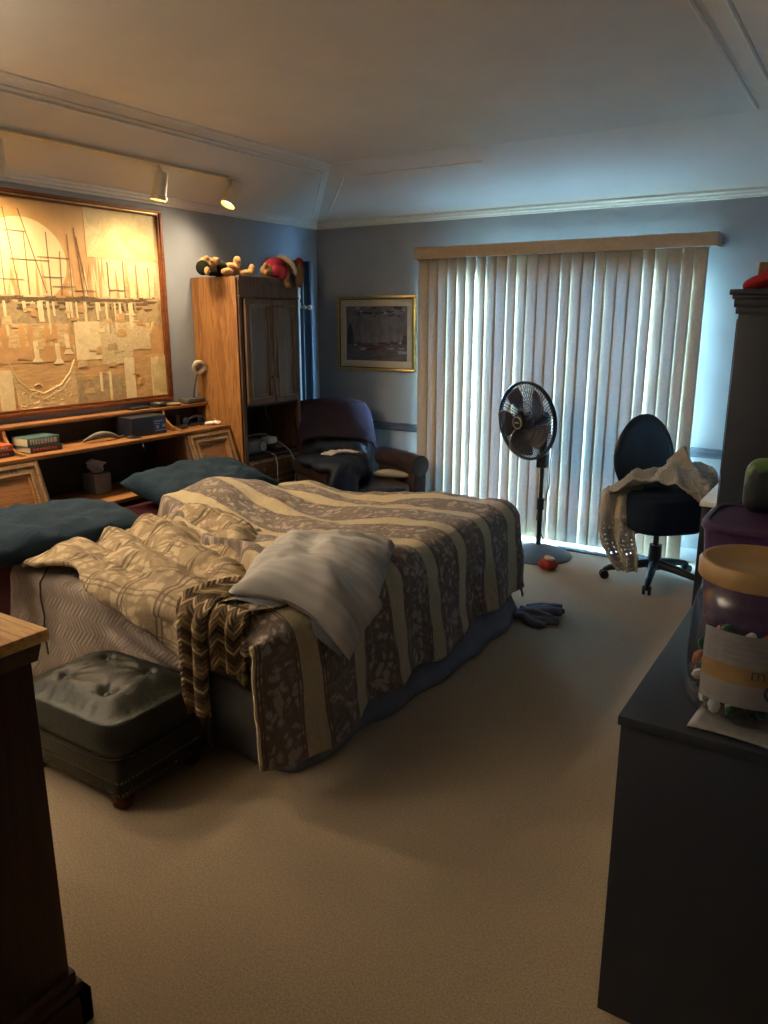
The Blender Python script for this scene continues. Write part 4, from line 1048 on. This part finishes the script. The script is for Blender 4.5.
b = MB(); b.box((fx - .035, fy - .035, .64), (fx + .035, fy + .035, .735), .01); b.build('control_box', M['fanblack'], fan)
b = MB(); b.cyl((fx, fy, .72), (fx, fy, .93), .022, .026, 14); b.lathe([(0, -.20), (.04, -.19), (.06, -.15), (.065, -.08), (.06, -.045), (0, -.045)], 24, M=rotm); b.build('motor_housing', M['fanblack'], fan)
RF = .262
def ringpts(r_, z, n=64): return [rotm @ V((r_ * math.cos(2 * PI * k / n), r_ * math.sin(2 * PI * k / n), z)) for k in range(n)]
b = MB(); b.tube(ringpts(RF, .0), .010, 8, closed=True); b.tube(ringpts(RF, -.016), .008, 8, closed=True); b.build('guard_ring', M['fanblack'], fan)
def wires(b, zf_, n, tw, r0=.05):
    for k in range(n):
        a = 2 * PI * k / n
        b.tube([rotm @ V(((r0 + (RF - r0) * q) * math.cos(a + tw * q), (r0 + (RF - r0) * q) * math.sin(a + tw * q), zf_(q))) for q in [j / 7 for j in range(8)]], .0021, 4)
b = MB(); wires(b, lambda q: .062 * (1 - q ** 2.6), 72, .55)
for q in (.45, .75): b.tube(ringpts(.05 + (RF - .05) * q, .062 * (1 - q ** 2.6)), .002, 4, closed=True)
b.build('front_grille', M['fanblack'], fan)
b = MB(); wires(b, lambda q: -.075 * (1 - q ** 2.6), 60, -.35); b.build('rear_grille', M['fanblack'], fan)
b = MB(); b.lathe([(0, .088), (.03, .086), (.048, .078), (.052, .06), (.046, .05), (0, .05)], 28, M=rotm); b.build('badge_cap', M['black'], fan)
b = MB(); b.lathe([(.037, .0845), (.042, .083), (.043, .0845), (.037, .086)], 28, M=rotm); b.box((-.02, -.004, .087), (.02, .004, .0885), M=rotm); b.build('badge_print', M['grey'], fan)
MB().lathe([(0, .035), (.035, .035), (.045, .02), (.045, -.03), (0, -.035)], 24, M=rotm).build('hub', M['blade'], fan)
for k in range(5):
    a0 = 2 * PI * k / 5 + .5
    def bl(s, t_):
        r_ = .035 + .20 * t_; half = (.18 + .48 * smooth(t_, 0, .45) - .14 * smooth(t_, .75, 1)) * .75
        a = a0 + (s - .5) * 2 * half + .35 * t_
        return rotm @ V((r_ * math.cos(a), r_ * math.sin(a), .020 - (s - .5) * .045)), (s, t_)
    o = MB().grid(bl, 10, 14).build('blade', M['blade'], fan); mod(o, 'SOLIDIFY', thickness=.003)
MB().tube([(fx + .03, fy + .02, .90), (fx + .055, fy + .03, .84), (fx + .05, fy + .02, .70), (fx + .045, fy + .03, .5), (fx + .03, fy + .02, .42), (fx - .02, fy + .02, .33), (fx - .03, fy + .02, .26), (fx + .02, fy + .03, .12), (fx + .03, fy + .04, .088)], .004, 6).build('cable', M['fanblack'], fan)

# red and cream toy by the fan
r = thing('stuffed_ball', 'small red and cream soft ball beside fan base', 'toy', (2.445, 4.755, 0))
b = MB()
b.grid(lambda s, t_: (V((2.445, 4.755, .045)) + V((math.cos(s * 2 * PI) * math.sin(t_ * PI) * .062, math.sin(s * 2 * PI) * math.sin(t_ * PI) * .055, -math.cos(t_ * PI) * .045)) * (1 + .10 * math.cos(s * 2 * PI * 5) * math.sin(t_ * PI)), (s, t_)), 40, 20, wrap=True)
b.build('body', cloth('red_plush', '#a5483f', 200, .2, .7), r, ang=180)
b = MB(); b.ell((2.455, 4.745, .085), (.036, .028, .014)); b.ell((2.435, 4.76, .088), (.02, .02, .012)); b.build('cream_patch', cloth('cream_plush', '#c9ab86', 200, .1, .7), r)
# dark rag strips on the carpet
b = MB(); rr_ = random.Random(5)
for k, (y0, dx, dy, ln) in enumerate(((3.80, 1, -.10, .20), (3.83, 1, .05, .25), (3.88, 1, .25, .24), (3.93, 1, .5, .22), (3.99, .9, .45, .2), (3.86, 1, .0, .20))):
    b.tube([(2.60 + ln * dx * q + .008 * math.sin(q * 9 + k), y0 + ln * dy * q + .014 * math.sin(q * 6 + k * 2), .022 + .014 * math.sin(q * 7 + k) * (1 - q) + (.018 if k in (2, 5) else 0)) for q in [j / 9 for j in range(10)]], [.016 + .010 * math.sin(j / 9 * PI * .9 + .3) for j in range(10)], 10)
o = b.build('rag', M['greyrag'], ang=180); mod(o, 'REMESH', mode='VOXEL', voxel_size=.006, use_smooth_shade=True); tag(o, 'crumpled charcoal rag lying on the carpet at bed foot corner', 'rag')
b = MB(); b.box((2.30, 5.24, .0), (2.78, 5.34, .012), .003)
for k in range(40): b.box((2.32 + k * .011, 5.255, .012), (2.324 + k * .011, 5.325, .015))
tag(b.build('floor_register', plain('register_metal', '#5c5f62', .5, metal=.4)), 'flat grey floor vent in the carpet below the blinds', 'floor vent')

# ------------------------------------------------------------------ office chair
oc = thing('office_chair', 'black office chair with oval back in front of blinds', 'chair', (3.095, 4.92, 0), math.atan2(-.72, .69))
# local +x is forward
b = MB()
for k in range(5):
    a = R(205 + 72 * k) - math.atan2(-.72, .69); c_, s_ = math.cos(a), math.sin(a)
    leg = MB(); leg.tube([(.03 * c_, .03 * s_, .115), (.15 * c_, .15 * s_, .10), (.28 * c_, .28 * s_, .075), (.31 * c_, .31 * s_, .06)], [.030, .026, .02, .016], 10); leg.build('leg', M['black'], oc, local=True)
    w = MB(); cc = V((.31 * c_, .31 * s_, .03)); tn = V((-s_, c_, 0))
    for sg in (-1, 1): w.cyl(cc + tn * sg * .008, cc + tn * sg * .026, .030, .028, 16)
    w.cyl(cc + V((0, 0, .0)), cc + V((0, 0, .04)), .010, .010, 10); w.build('caster', M['black'], oc, local=True)
MB().cyl((0, 0, .08), (0, 0, .24), .044, .040, 18).cyl((0, 0, .2), (0, 0, .37), .018, .018, 14).build('gas_column', M['black'], oc, local=True)
b = MB(); b.box((-.12, -.09, .335), (.10, .09, .372), .012); b.tube([(.02, -.08, .345), (.03, -.2, .33), (.03, -.23, .28)], .008, 8); b.tube([(-.10, 0, .35), (-.22, 0, .37), (-.28, 0, .46), (-.285, 0, .66)], .022, 10); b.build('mechanism', M['black'], oc, local=True)
def seatf(s, t_):
    a = s * 2 * PI; c_, s_ = math.cos(a), math.sin(a); n_ = 3.6; rr = 1 / ((abs(c_) ** n_ + abs(s_) ** n_) ** (1 / n_))
    pr_ = [(0, .365), (.9, .365), (.99, .385), (1, .43), (1, .54), (.97, .585), (.85, .605), (0, .61)]
    f_ = t_ * (len(pr_) - 1); i = min(int(f_), len(pr_) - 2); q = f_ - i; k = pr_[i][0] * (1 - q) + pr_[i + 1][0] * q; z = pr_[i][1] * (1 - q) + pr_[i + 1][1] * q
    return V((.02 + .235 * rr * c_ * k, .235 * rr * s_ * k, z)), (s, t_)
b = MB(); b.grid(seatf, 48, 28, wrap=True); b.build('seat', M['navy'], oc, local=True, ang=60)
def backf(side):
    def g(s, t_):
        a = s * 2 * PI; k = t_; c_, s_ = math.cos(a), math.sin(a)
        y = .215 * k * c_ * (1 - .12 * max(0, s_) * k); z = .785 + .265 * k * s_
        x = -.235 - .05 * (z - .6) * 1.2 + .05 * (y / .2) ** 2 * .6 + side * .038 * math.sqrt(max(0, 1 - k ** 4)) - .02 * math.cos((z - .75) * 6)
        return V((x, y, z)), (s, t_)
    return g
b = MB(); b.grid(backf(1), 48, 16, wrap=True); b.grid(backf(-1), 48, 16, wrap=True); bmesh.ops.remove_doubles(b.bm, verts=b.bm.verts, dist=.0008); b.build('backrest', plain('black_back_shell', '#14181e', .4), oc, local=True, ang=70)
# crocheted blanket thrown over it
b = MB()
path = [V(p) + V((.065, 0, -.01)) for p in ((3.36, 4.80, .625), (3.30, 4.86, .68), (3.20, 4.90, .74), (3.08, 4.88, .73), (2.96, 4.84, .725), (2.875, 4.80, .70), (2.83, 4.77, .63), (2.815, 4.75, .52), (2.825, 4.73, .40), (2.85, 4.72, .29), (2.89, 4.71, .20), (2.93, 4.70, .115))]
wid = [.20, .30, .36, .34, .30, .26, .24, .235, .23, .22, .19, .12]
def cr(P, f):
    i = min(int(f), len(P) - 2); q = f - i; p0, p1, p2, p3 = P[max(i - 1, 0)], P[i], P[i + 1], P[min(i + 2, len(P) - 1)]
    return .5 * ((2 * p1) + (p2 - p0) * q + (2 * p0 - 5 * p1 + 4 * p2 - p3) * q * q + (3 * p1 - p0 - 3 * p2 + p3) * q ** 3)
def knit(s, t_):
    f_ = t_ * (len(path) - 1); p = cr(path, f_); w = cr(wid, f_); u = s - .5
    hang = smooth(t_, .45, .6)
    wdir = V((.32, .80, .0)) * (1 - hang) + V((.97, .22, 0)) * hang
    q = p + wdir.normalized() * u * w
    q.z += (1 - hang) * (.028 * math.sin(u * 12 + t_ * 22) + .05 * fbm(s * 5, t_ * 11, 3) + .03 * math.exp(-((t_ - .2) / .1) ** 2) - .14 * abs(u) ** 1.6) + .05 * math.exp(-((t_ - .16) / .06) ** 2) * (u > 0) * u * 2
    q += V((.3, .9, 0)) * hang * .022 * math.sin(u * 14 + t_ * 4) + V((0, -.02, 0)) * hang * fbm(s * 5, t_ * 8, 2)
    return q, (s * .3, t_)
rk = random.Random(9)
o = b.grid(knit, 40, 110, skip=lambda i, j: j > 78 and (i % 3 == 1) and (j % 3 == 1) and rk.random() < .8).build('crochet_blanket', M['knit'], ang=180); mod(o, 'SOLIDIFY', thickness=.010)
tag(o, 'beige crochet blanket draped over the office chair seat', 'blanket')
b = MB(); b.grid(lambda s, t_: (V((3.10 + .24 * s, 4.98 - .05 * s + .03 * math.sin(s * 6), .70 + .18 * t_ * max(.1, 1 - abs(s - .38) * 1.5))) + V((.05, -.10, 0)) * (1 - t_), (s, t_)), 16, 14)
o = b.build('cushion_cover', cloth('grey_beige_weave', '#8d867a', 150, .1, .7)); mod(o, 'SOLIDIFY', thickness=.03); tag(o, 'grey beige folded cloth propped against office chair back', 'cloth')

# ------------------------------------------------------------------ desk on the right wall
dk = thing('desk', 'white topped desk with thin black legs behind the dark cabinet', 'desk', (3.85, 4.6, 0))
MB().box((3.47, 4.09, .715), (4.385, 5.25, .742), .003).build('desktop', M['white'], dk)
for x in (3.50, 4.34):
    for y in (4.12, 5.20): MB().box((x - .02, y - .02, 0), (x + .02, y + .02, .714), .003).build('leg', M['black'], dk)
b = MB(); b.box((3.52, 4.11, .66), (4.32, 4.13, .714), .002); b.box((3.52, 5.19, .66), (4.32, 5.21, .714), .002); b.box((3.49, 4.14, .66), (3.51, 5.18, .714), .002); b.build('apron', M['black'], dk)
r = thing('power_strip', 'pale power strip with cord on carpet under desk', 'power strip', (3.5, 5.3, 0))
MB().box((3.38, 5.31, .0), (3.70, 5.37, .045), .008).build('body', M['white'], r)
MB().tube([(3.40, 5.34, .045), (3.36, 5.36, .09), (3.37, 5.40, .18), (3.42, 5.43, .28), (3.50, 5.45, .34)], .004, 6).build('cord', M['white'], r)

# ------------------------------------------------------------------ tall dark cabinet
KX, KY, KH = 3.757, 2.70, 1.738
kc = thing('dark_cabinet', 'tall near black cabinet with stepped cornice on right side', 'cabinet', (4.07, 3.1, 0))
MB().box((KX, KY, .06), (4.36, 3.55, KH - .07), .004).build('body', M['darkcab'], kc)
b = MB()
for i, (z0, z1, e) in enumerate(((KH - .075, KH - .055, .008), (KH - .055, KH - .03, .014), (KH - .03, KH - .018, .02), (KH - .018, KH, .028))): b.box((KX - e, KY - e, z0), (4.37, 3.55 + e, z1), .003)
b.build('cornice', M['darkcab'], kc)
MB().box((KX + .01, KY + .01, 0), (4.36, 3.54, .06)).build('plinth', M['darkcab'], kc)
for y0, y1, ky in ((KY + .01, 3.12, 3.08), (3.13, 3.54, 3.17)):
    d = MB().box((KX - .005, y0, .08), (KX - .001, y1, KH - .09), .004).build('door', M['darkcab'], kc)
    MB().ell((KX - .012, ky, .85), .013).build('knob', M['brass'], d)
r = thing('wooden_box', 'small dark wooden box with pale edge on the tall cabinet', 'box', (3.90, 2.84, KH))
MB().box((3.79, 2.80, KH), (4.05, 2.92, KH + .085), .003).build('body', M['frontwood'], r)
MB().box((3.784, 2.80, KH), (3.789, 2.81, KH + .085)).build('edge', M['cream'], r)
r = thing('red_plush', 'red plush toy sprawled on the tall dark cabinet', 'plush toy', (3.86, 2.76, KH))
b = MB(); b.ell((3.80, 2.745, KH + .022), (.05, .035, .022), (0, -.3, 0)); b.ell((3.85, 2.755, KH + .045), (.05, .04, .035), (0, -.5, 0)); b.ell((3.90, 2.755, KH + .085), (.045, .04, .04)); b.ell((3.93, 2.75, KH + .03), (.05, .04, .03))
plush(b, 'body', cloth('red_fur', '#b0343a', 200, .15, .8), r)

# ------------------------------------------------------------------ dresser in the right foreground
DXL, DY0_, DY1_, DH = 3.766, 1.568, 2.62, .80
ds = thing('dresser', 'near black dresser filling the right foreground', 'dresser', (4.05, 2.13, 0))
MB().box((DXL + .006, DY0_ + .006, .0), (4.36, DY1_ - .005, DH - .025), .004).build('body', M['darkcab'], ds)
MB().box((DXL, DY0_, DH - .024), (4.37, DY1_, DH), .004).build('top', M['darktop'], ds)
for k in range(3):
    z0 = .07 + k * .22
    for y0, y1 in ((DY0_ + .03, 2.12), (2.13, DY1_ - .02)):
        d = MB().box((DXL + .002, y0, z0), (DXL + .0055, y1, z0 + .21), .003).build('drawer', M['darkcab'], ds)
        MB().ell((DXL - .014, (y0 + y1) / 2, z0 + .105), .012).build('knob', M['black'], d)
# big plastic jar
jx, jy = 3.995, 1.76
jr = thing('snack_jar', 'large clear plastic jar with yellow lid on the dresser', 'jar', (jx, jy, DH))
JM = Matrix.Translation((jx, jy, DH + .004))
MB().lathe([(0, .0), (.108, .0), (.126, .012), (.132, .03), (.131, .10), (.128, .20), (.126, .235), (.116, .268), (.106, .285), (.106, .312)], 48, M=JM).build('body', M['jarplastic'], jr)
b = MB(); b.lathe([(0, .30), (.108, .30), (.1225, .302), (.125, .306), (.125, .334), (.119, .342), (.112, .343), (.106, .339), (0, .338)], 56, M=JM); b.build('lid', plain('mustard_lid', '#94764a', .5, var=.03), jr)
t_lab = plain('label_white', '#706f72', .5, var=.06)
view_a = math.atan2(0 - jy, 4.15 - jx)
def lab(b, a0, a1, z0, z1, r_, mi):
    n = 24
    b.grid(lambda s, q: (JM @ V((r_ * math.cos(a0 + (a1 - a0) * s), r_ * math.sin(a0 + (a1 - a0) * s), z0 + (z1 - z0) * q)), (s, q)), n, 2, mi)
b = MB(); lab(b, R(-128), R(25), .055, .215, .1335, 0); lab(b, R(-128), R(25), .105, .145, .1341, 1); lab(b, R(-124), R(-112), .15, .20, .1342, 2)
for k in range(4): lab(b, R(-108), R(-60 + 6 * k), .158 + k * .012, .163 + k * .012, .1342, 2)
o = b.build('label', [t_lab, plain('label_yellow', '#78613a', .5), plain('label_grey', '#6c6a6e', .6)], jr); 
def text_mesh(txt, size):
    cu = bpy.data.curves.new('t', 'FONT'); cu.body = txt; cu.size = size; cu.resolution_u = 3
    ob = bpy.data.objects.new('t', cu); COL.objects.link(ob)
    dg = bpy.context.evaluated_depsgraph_get(); me = bpy.data.meshes.new_from_object(ob.evaluated_get(dg))
    bb = bmesh.new(); bb.from_mesh(me); bpy.data.objects.remove(ob); bpy.data.curves.remove(cu); bpy.data.meshes.remove(me)
    return bb
b = MB()
for txt, size, a_start, z in (('me', .040, R(-83), .122), ('C', .060, R(-72), .075)):
    bb = text_mesh(txt, size)
    bmesh.ops.subdivide_edges(bb, edges=[e for e in bb.edges if e.calc_length() > .008], cuts=2)
    for v in bb.verts:
        a = a_start + v.co.x / .134; v.co = JM @ V((.1347 * math.cos(a), .1347 * math.sin(a), z + v.co.y))
    b._merge(bb, 0)
b.build('lettering', plain('label_navy_ink', '#2b3350', .5), jr)
# wrapped sweets inside
b = MB(); rj = random.Random(8)
cols = ['#1f5a40', '#9a3a30', '#23505a', '#c9c6c2', '#2c4536', '#8a4a32']
for k in range(170):
    a, r_ = rj.uniform(0, 2 * PI), .110 * rj.random() ** .25; h = .015 + .125 * rj.random()
    b.ell((jx + r_ * math.cos(a), jy + r_ * math.sin(a), DH + .006 + h), (.02, .014, .012), (rj.uniform(0, 3), rj.uniform(0, 3), rj.uniform(0, 3)), rj.randrange(6), 8, 5)
o = b.build('wrapped_sweets', [plain('wrapper_%d' % i, c, .3) for i, c in enumerate(cols)], jr); o['kind'] = 'stuff'
o['label'] = 'red and green wrapped sweets'
# flat paper packet under the jar
b = MB(); b.grid(lambda s, q: ((3.905 + .30 * s + .012 * q, 1.60 + .14 * q - .02 * s, DH + .003 + .004 * abs(math.sin(s * 5 + q * 3)) * (1 - q)), (s, q)), 20, 8)
o = b.build('paper_packet', plain('packet_paper', '#6f6e6c', .6, var=.1)); mod(o, 'SOLIDIFY', thickness=.002); tag(o, 'flat pale paper packet on dresser in front of the jar', 'packet')
# purple bin
r = thing('storage_bin', 'purple lidded plastic storage bin behind the jar on dresser', 'bin', (4.0, 2.4, DH))
b = MB()
def binf(s, t_):
    a = s * 2 * PI; c_, s_ = math.cos(a), math.sin(a); n_ = 6; rr = 1 / ((abs(c_) ** n_ + abs(s_) ** n_) ** (1 / n_))
    pr_ = [(0, .004), (.86, .004), (.90, .012), (.985, .315), (1.0, .325), (1.02, .33), (1.02, .345), (.99, .352), (.95, .352), (.93, .345), (0, .345)]
    f_ = t_ * (len(pr_) - 1); i = min(int(f_), len(pr_) - 2); q = f_ - i; k = pr_[i][0] * (1 - q) + pr_[i + 1][0] * q; z = pr_[i][1] * (1 - q) + pr_[i + 1][1] * q
    return V((4.03 + .24 * rr * c_ * k, 2.34 + .15 * rr * s_ * k, DH + z * .86)), (s, t_)
b.grid(binf, 64, 40, wrap=True); b.build('tub', M['purple_bin'], r, ang=40)
# green and black bag
r = thing('green_bag', 'green and black soft bag on the purple bin lid', 'bag', (4.03, 2.40, DH + .304))
t = NT('green_black_nylon'); v = t.coord('Object'); t.base(t.ramp(t.noise(v, 9, 2, .4, .8), [(.44, lin('#14181c')), (.47, lin('#3d5a2c')), (.6, lin('#5a7840'))])); t.set(Roughness=.5); t.bump(t.noise(v, 25, 3), .5, .01)
b = MB(); b.box((3.868, 2.34, DH + .306), (4.16, 2.47, DH + .46), .035, seg=4); b.ell((4.05, 2.41, DH + .45), (.11, .06, .05)); plush(b, 'body', t.m, r, .012)
MB().tube([(4.0, 2.40, DH + .465), (4.02, 2.39, DH + .51), (4.08, 2.39, DH + .53), (4.14, 2.41, DH + .48)], .010, 8).build('handle', M['black'], r)

# ------------------------------------------------------------------ track lighting on the left cove
tl = thing('track_light', 'cream ceiling track with swivelling spotlights above the painting', 'track light', (.29, 3.3, 2.56))
n_c = V((.33, 0, -.585)).normalized()     # points into the room
rail_c = lambda y: V((.292, y, 2.40 + .292 * sl))
b = MB(); p0, p1 = rail_c(.9), rail_c(4.11)
ux = V((.585, 0, .33)).normalized()
for h0, h1, w in ((0, .02, .018),): 
    b.prism([(-w, h0), (w, h0), (w, h1), (-w, h1)], lambda a, h: p0 + ux * a + n_c * h, lambda a, h: p1 + ux * a + n_c * h)
b.build('rail', M['cream'], tl)
HEADS = [(1.45, V((-.15, .15, -1))), (2.43, V((-.2, .1, -1))), (3.505, V((-.10, -.12, -1))), (4.10, V((-.10, -.55, -1)))]
SP = []
HOFF = {4.10: V((.0, .075, .02))}
for y, d in HEADS:
    d = d.normalized(); top = rail_c(y) + n_c * .02; piv = top + V((.0, .02, -.02))
    q = (-d).to_track_quat('Z', 'Y').to_matrix().to_4x4(); off = HOFF.get(y, V((0, 0, 0))); Mh = Matrix.Translation(piv + d * .012 + off) @ q
    h = MB().lathe([(0, .0), (.036, .0), (.045, -.010), (.046, -.135), (.052, -.142), (.052, -.165), (.048, -.165), (.042, -.13), (.042, -.02), (0, -.02)], 28, M=Mh).build('spot_head', M['cream'], tl)
    MB().tube([top, piv, piv + off * .8 + d * .03], .009, 10).build('stem', M['cream'], h)
    t_ = bpy.data.materials.get('lamp_glow')
    if not t_:
        tt = NT('lamp_glow'); tt.b.inputs['Emission Color'].default_value = (1, .62, .28, 1); tt.b.inputs['Emission Strength'].default_value = 8; t_ = tt.m
    MB().ell(piv + off + d * .14, (.030, .030, .024)).build('bulb', t_, h)
    SP.append((piv + off + d * .185, d))
for k, (p, d) in enumerate(SP):
    L = bpy.data.lights.new('spot_lamp', 'SPOT'); L.energy = (56, 56, 44, 28)[k]; L.color = (1, .76, .48); L.spot_size = R(176); L.spot_blend = 1.0; L.shadow_soft_size = .10
    o = bpy.data.objects.new('spot_lamp', L); COL.objects.link(o); o.location = p; o.rotation_euler = (d + V((.35, 0, 0))).to_track_quat('-Z', 'Y').to_euler()

# ------------------------------------------------------------------ added torchiere, unseen left of the frame, lifts the warm ambient light
tx, ty = .5, .15
fl_ = thing('added_fill_lamp', 'added unseen brass torchiere by left wall for warm fill light', 'lamp', (tx, ty, 0))
MB().lathe([(0, 0), (.15, 0), (.15, .015), (.05, .035), (0, .035)], 32, M=Matrix.Translation((tx, ty, 0))).build('base', M['brass'], fl_)
MB().cyl((tx, ty, .03), (tx, ty, 1.72), .014, .014, 14).build('pole', M['brass'], fl_)
MB().lathe([(0, 1.70), (.05, 1.71), (.12, 1.76), (.17, 1.84), (.165, 1.845), (.11, 1.77), (0, 1.73)], 32, M=Matrix.Translation((tx, ty, 0))).build('lamp_shade', M['cream'], fl_)
MB().ell((tx, ty, 1.80), (.03, .03, .045)).build('bulb', bpy.data.materials['lamp_glow'], fl_)
L = bpy.data.lights.new('added_fill_light', 'SPOT'); L.energy = 330; L.color = (1, .85, .67); L.spot_size = R(150); L.spot_blend = .6; L.shadow_soft_size = .06  # added uplight, brightens the room by bouncing off the ceiling
o = bpy.data.objects.new('added_fill_light', L); COL.objects.link(o); o.location = (tx, ty, 1.87); o.rotation_euler = (PI, 0, 0)

# ------------------------------------------------------------------ daylight
W = bpy.data.worlds.new('sky'); S.world = W; W.use_nodes = True
bg = W.node_tree.nodes['Background']; bg.inputs[0].default_value = (.29, .61, 1.0, 1); bg.inputs[1].default_value = 165.0
P = bpy.data.lights.new('door_portal', 'AREA'); P.shape = 'RECTANGLE'; P.size = DX1 - DX0; P.size_y = DZ; P.cycles.is_portal = True
o = bpy.data.objects.new('door_portal', P); COL.objects.link(o); o.location = ((DX0 + DX1) / 2, Y1 + .14, DZ / 2); o.rotation_euler = (-PI / 2, 0, 0)

# ------------------------------------------------------------------ camera
cam = bpy.data.cameras.new('camera'); co = bpy.data.objects.new('camera', cam); COL.objects.link(co)
cam.sensor_fit = 'VERTICAL'; cam.sensor_height = 36; cam.lens = 766 / 1024 * 36; cam.clip_start = .02
co.location = (4.15, 0, 1.65); co.rotation_euler = (R(90 - 14.2), 0, R(32.4))
S.camera = co
S.view_settings.view_transform = 'Standard'; S.view_settings.look = 'None'; S.view_settings.gamma = 1; S.view_settings.use_curve_mapping = False
S.view_settings.exposure = 0.72
S.cycles.use_denoising = True
S.cycles.max_bounces = 10; S.cycles.diffuse_bounces = 5; S.cycles.transparent_max_bounces = 12
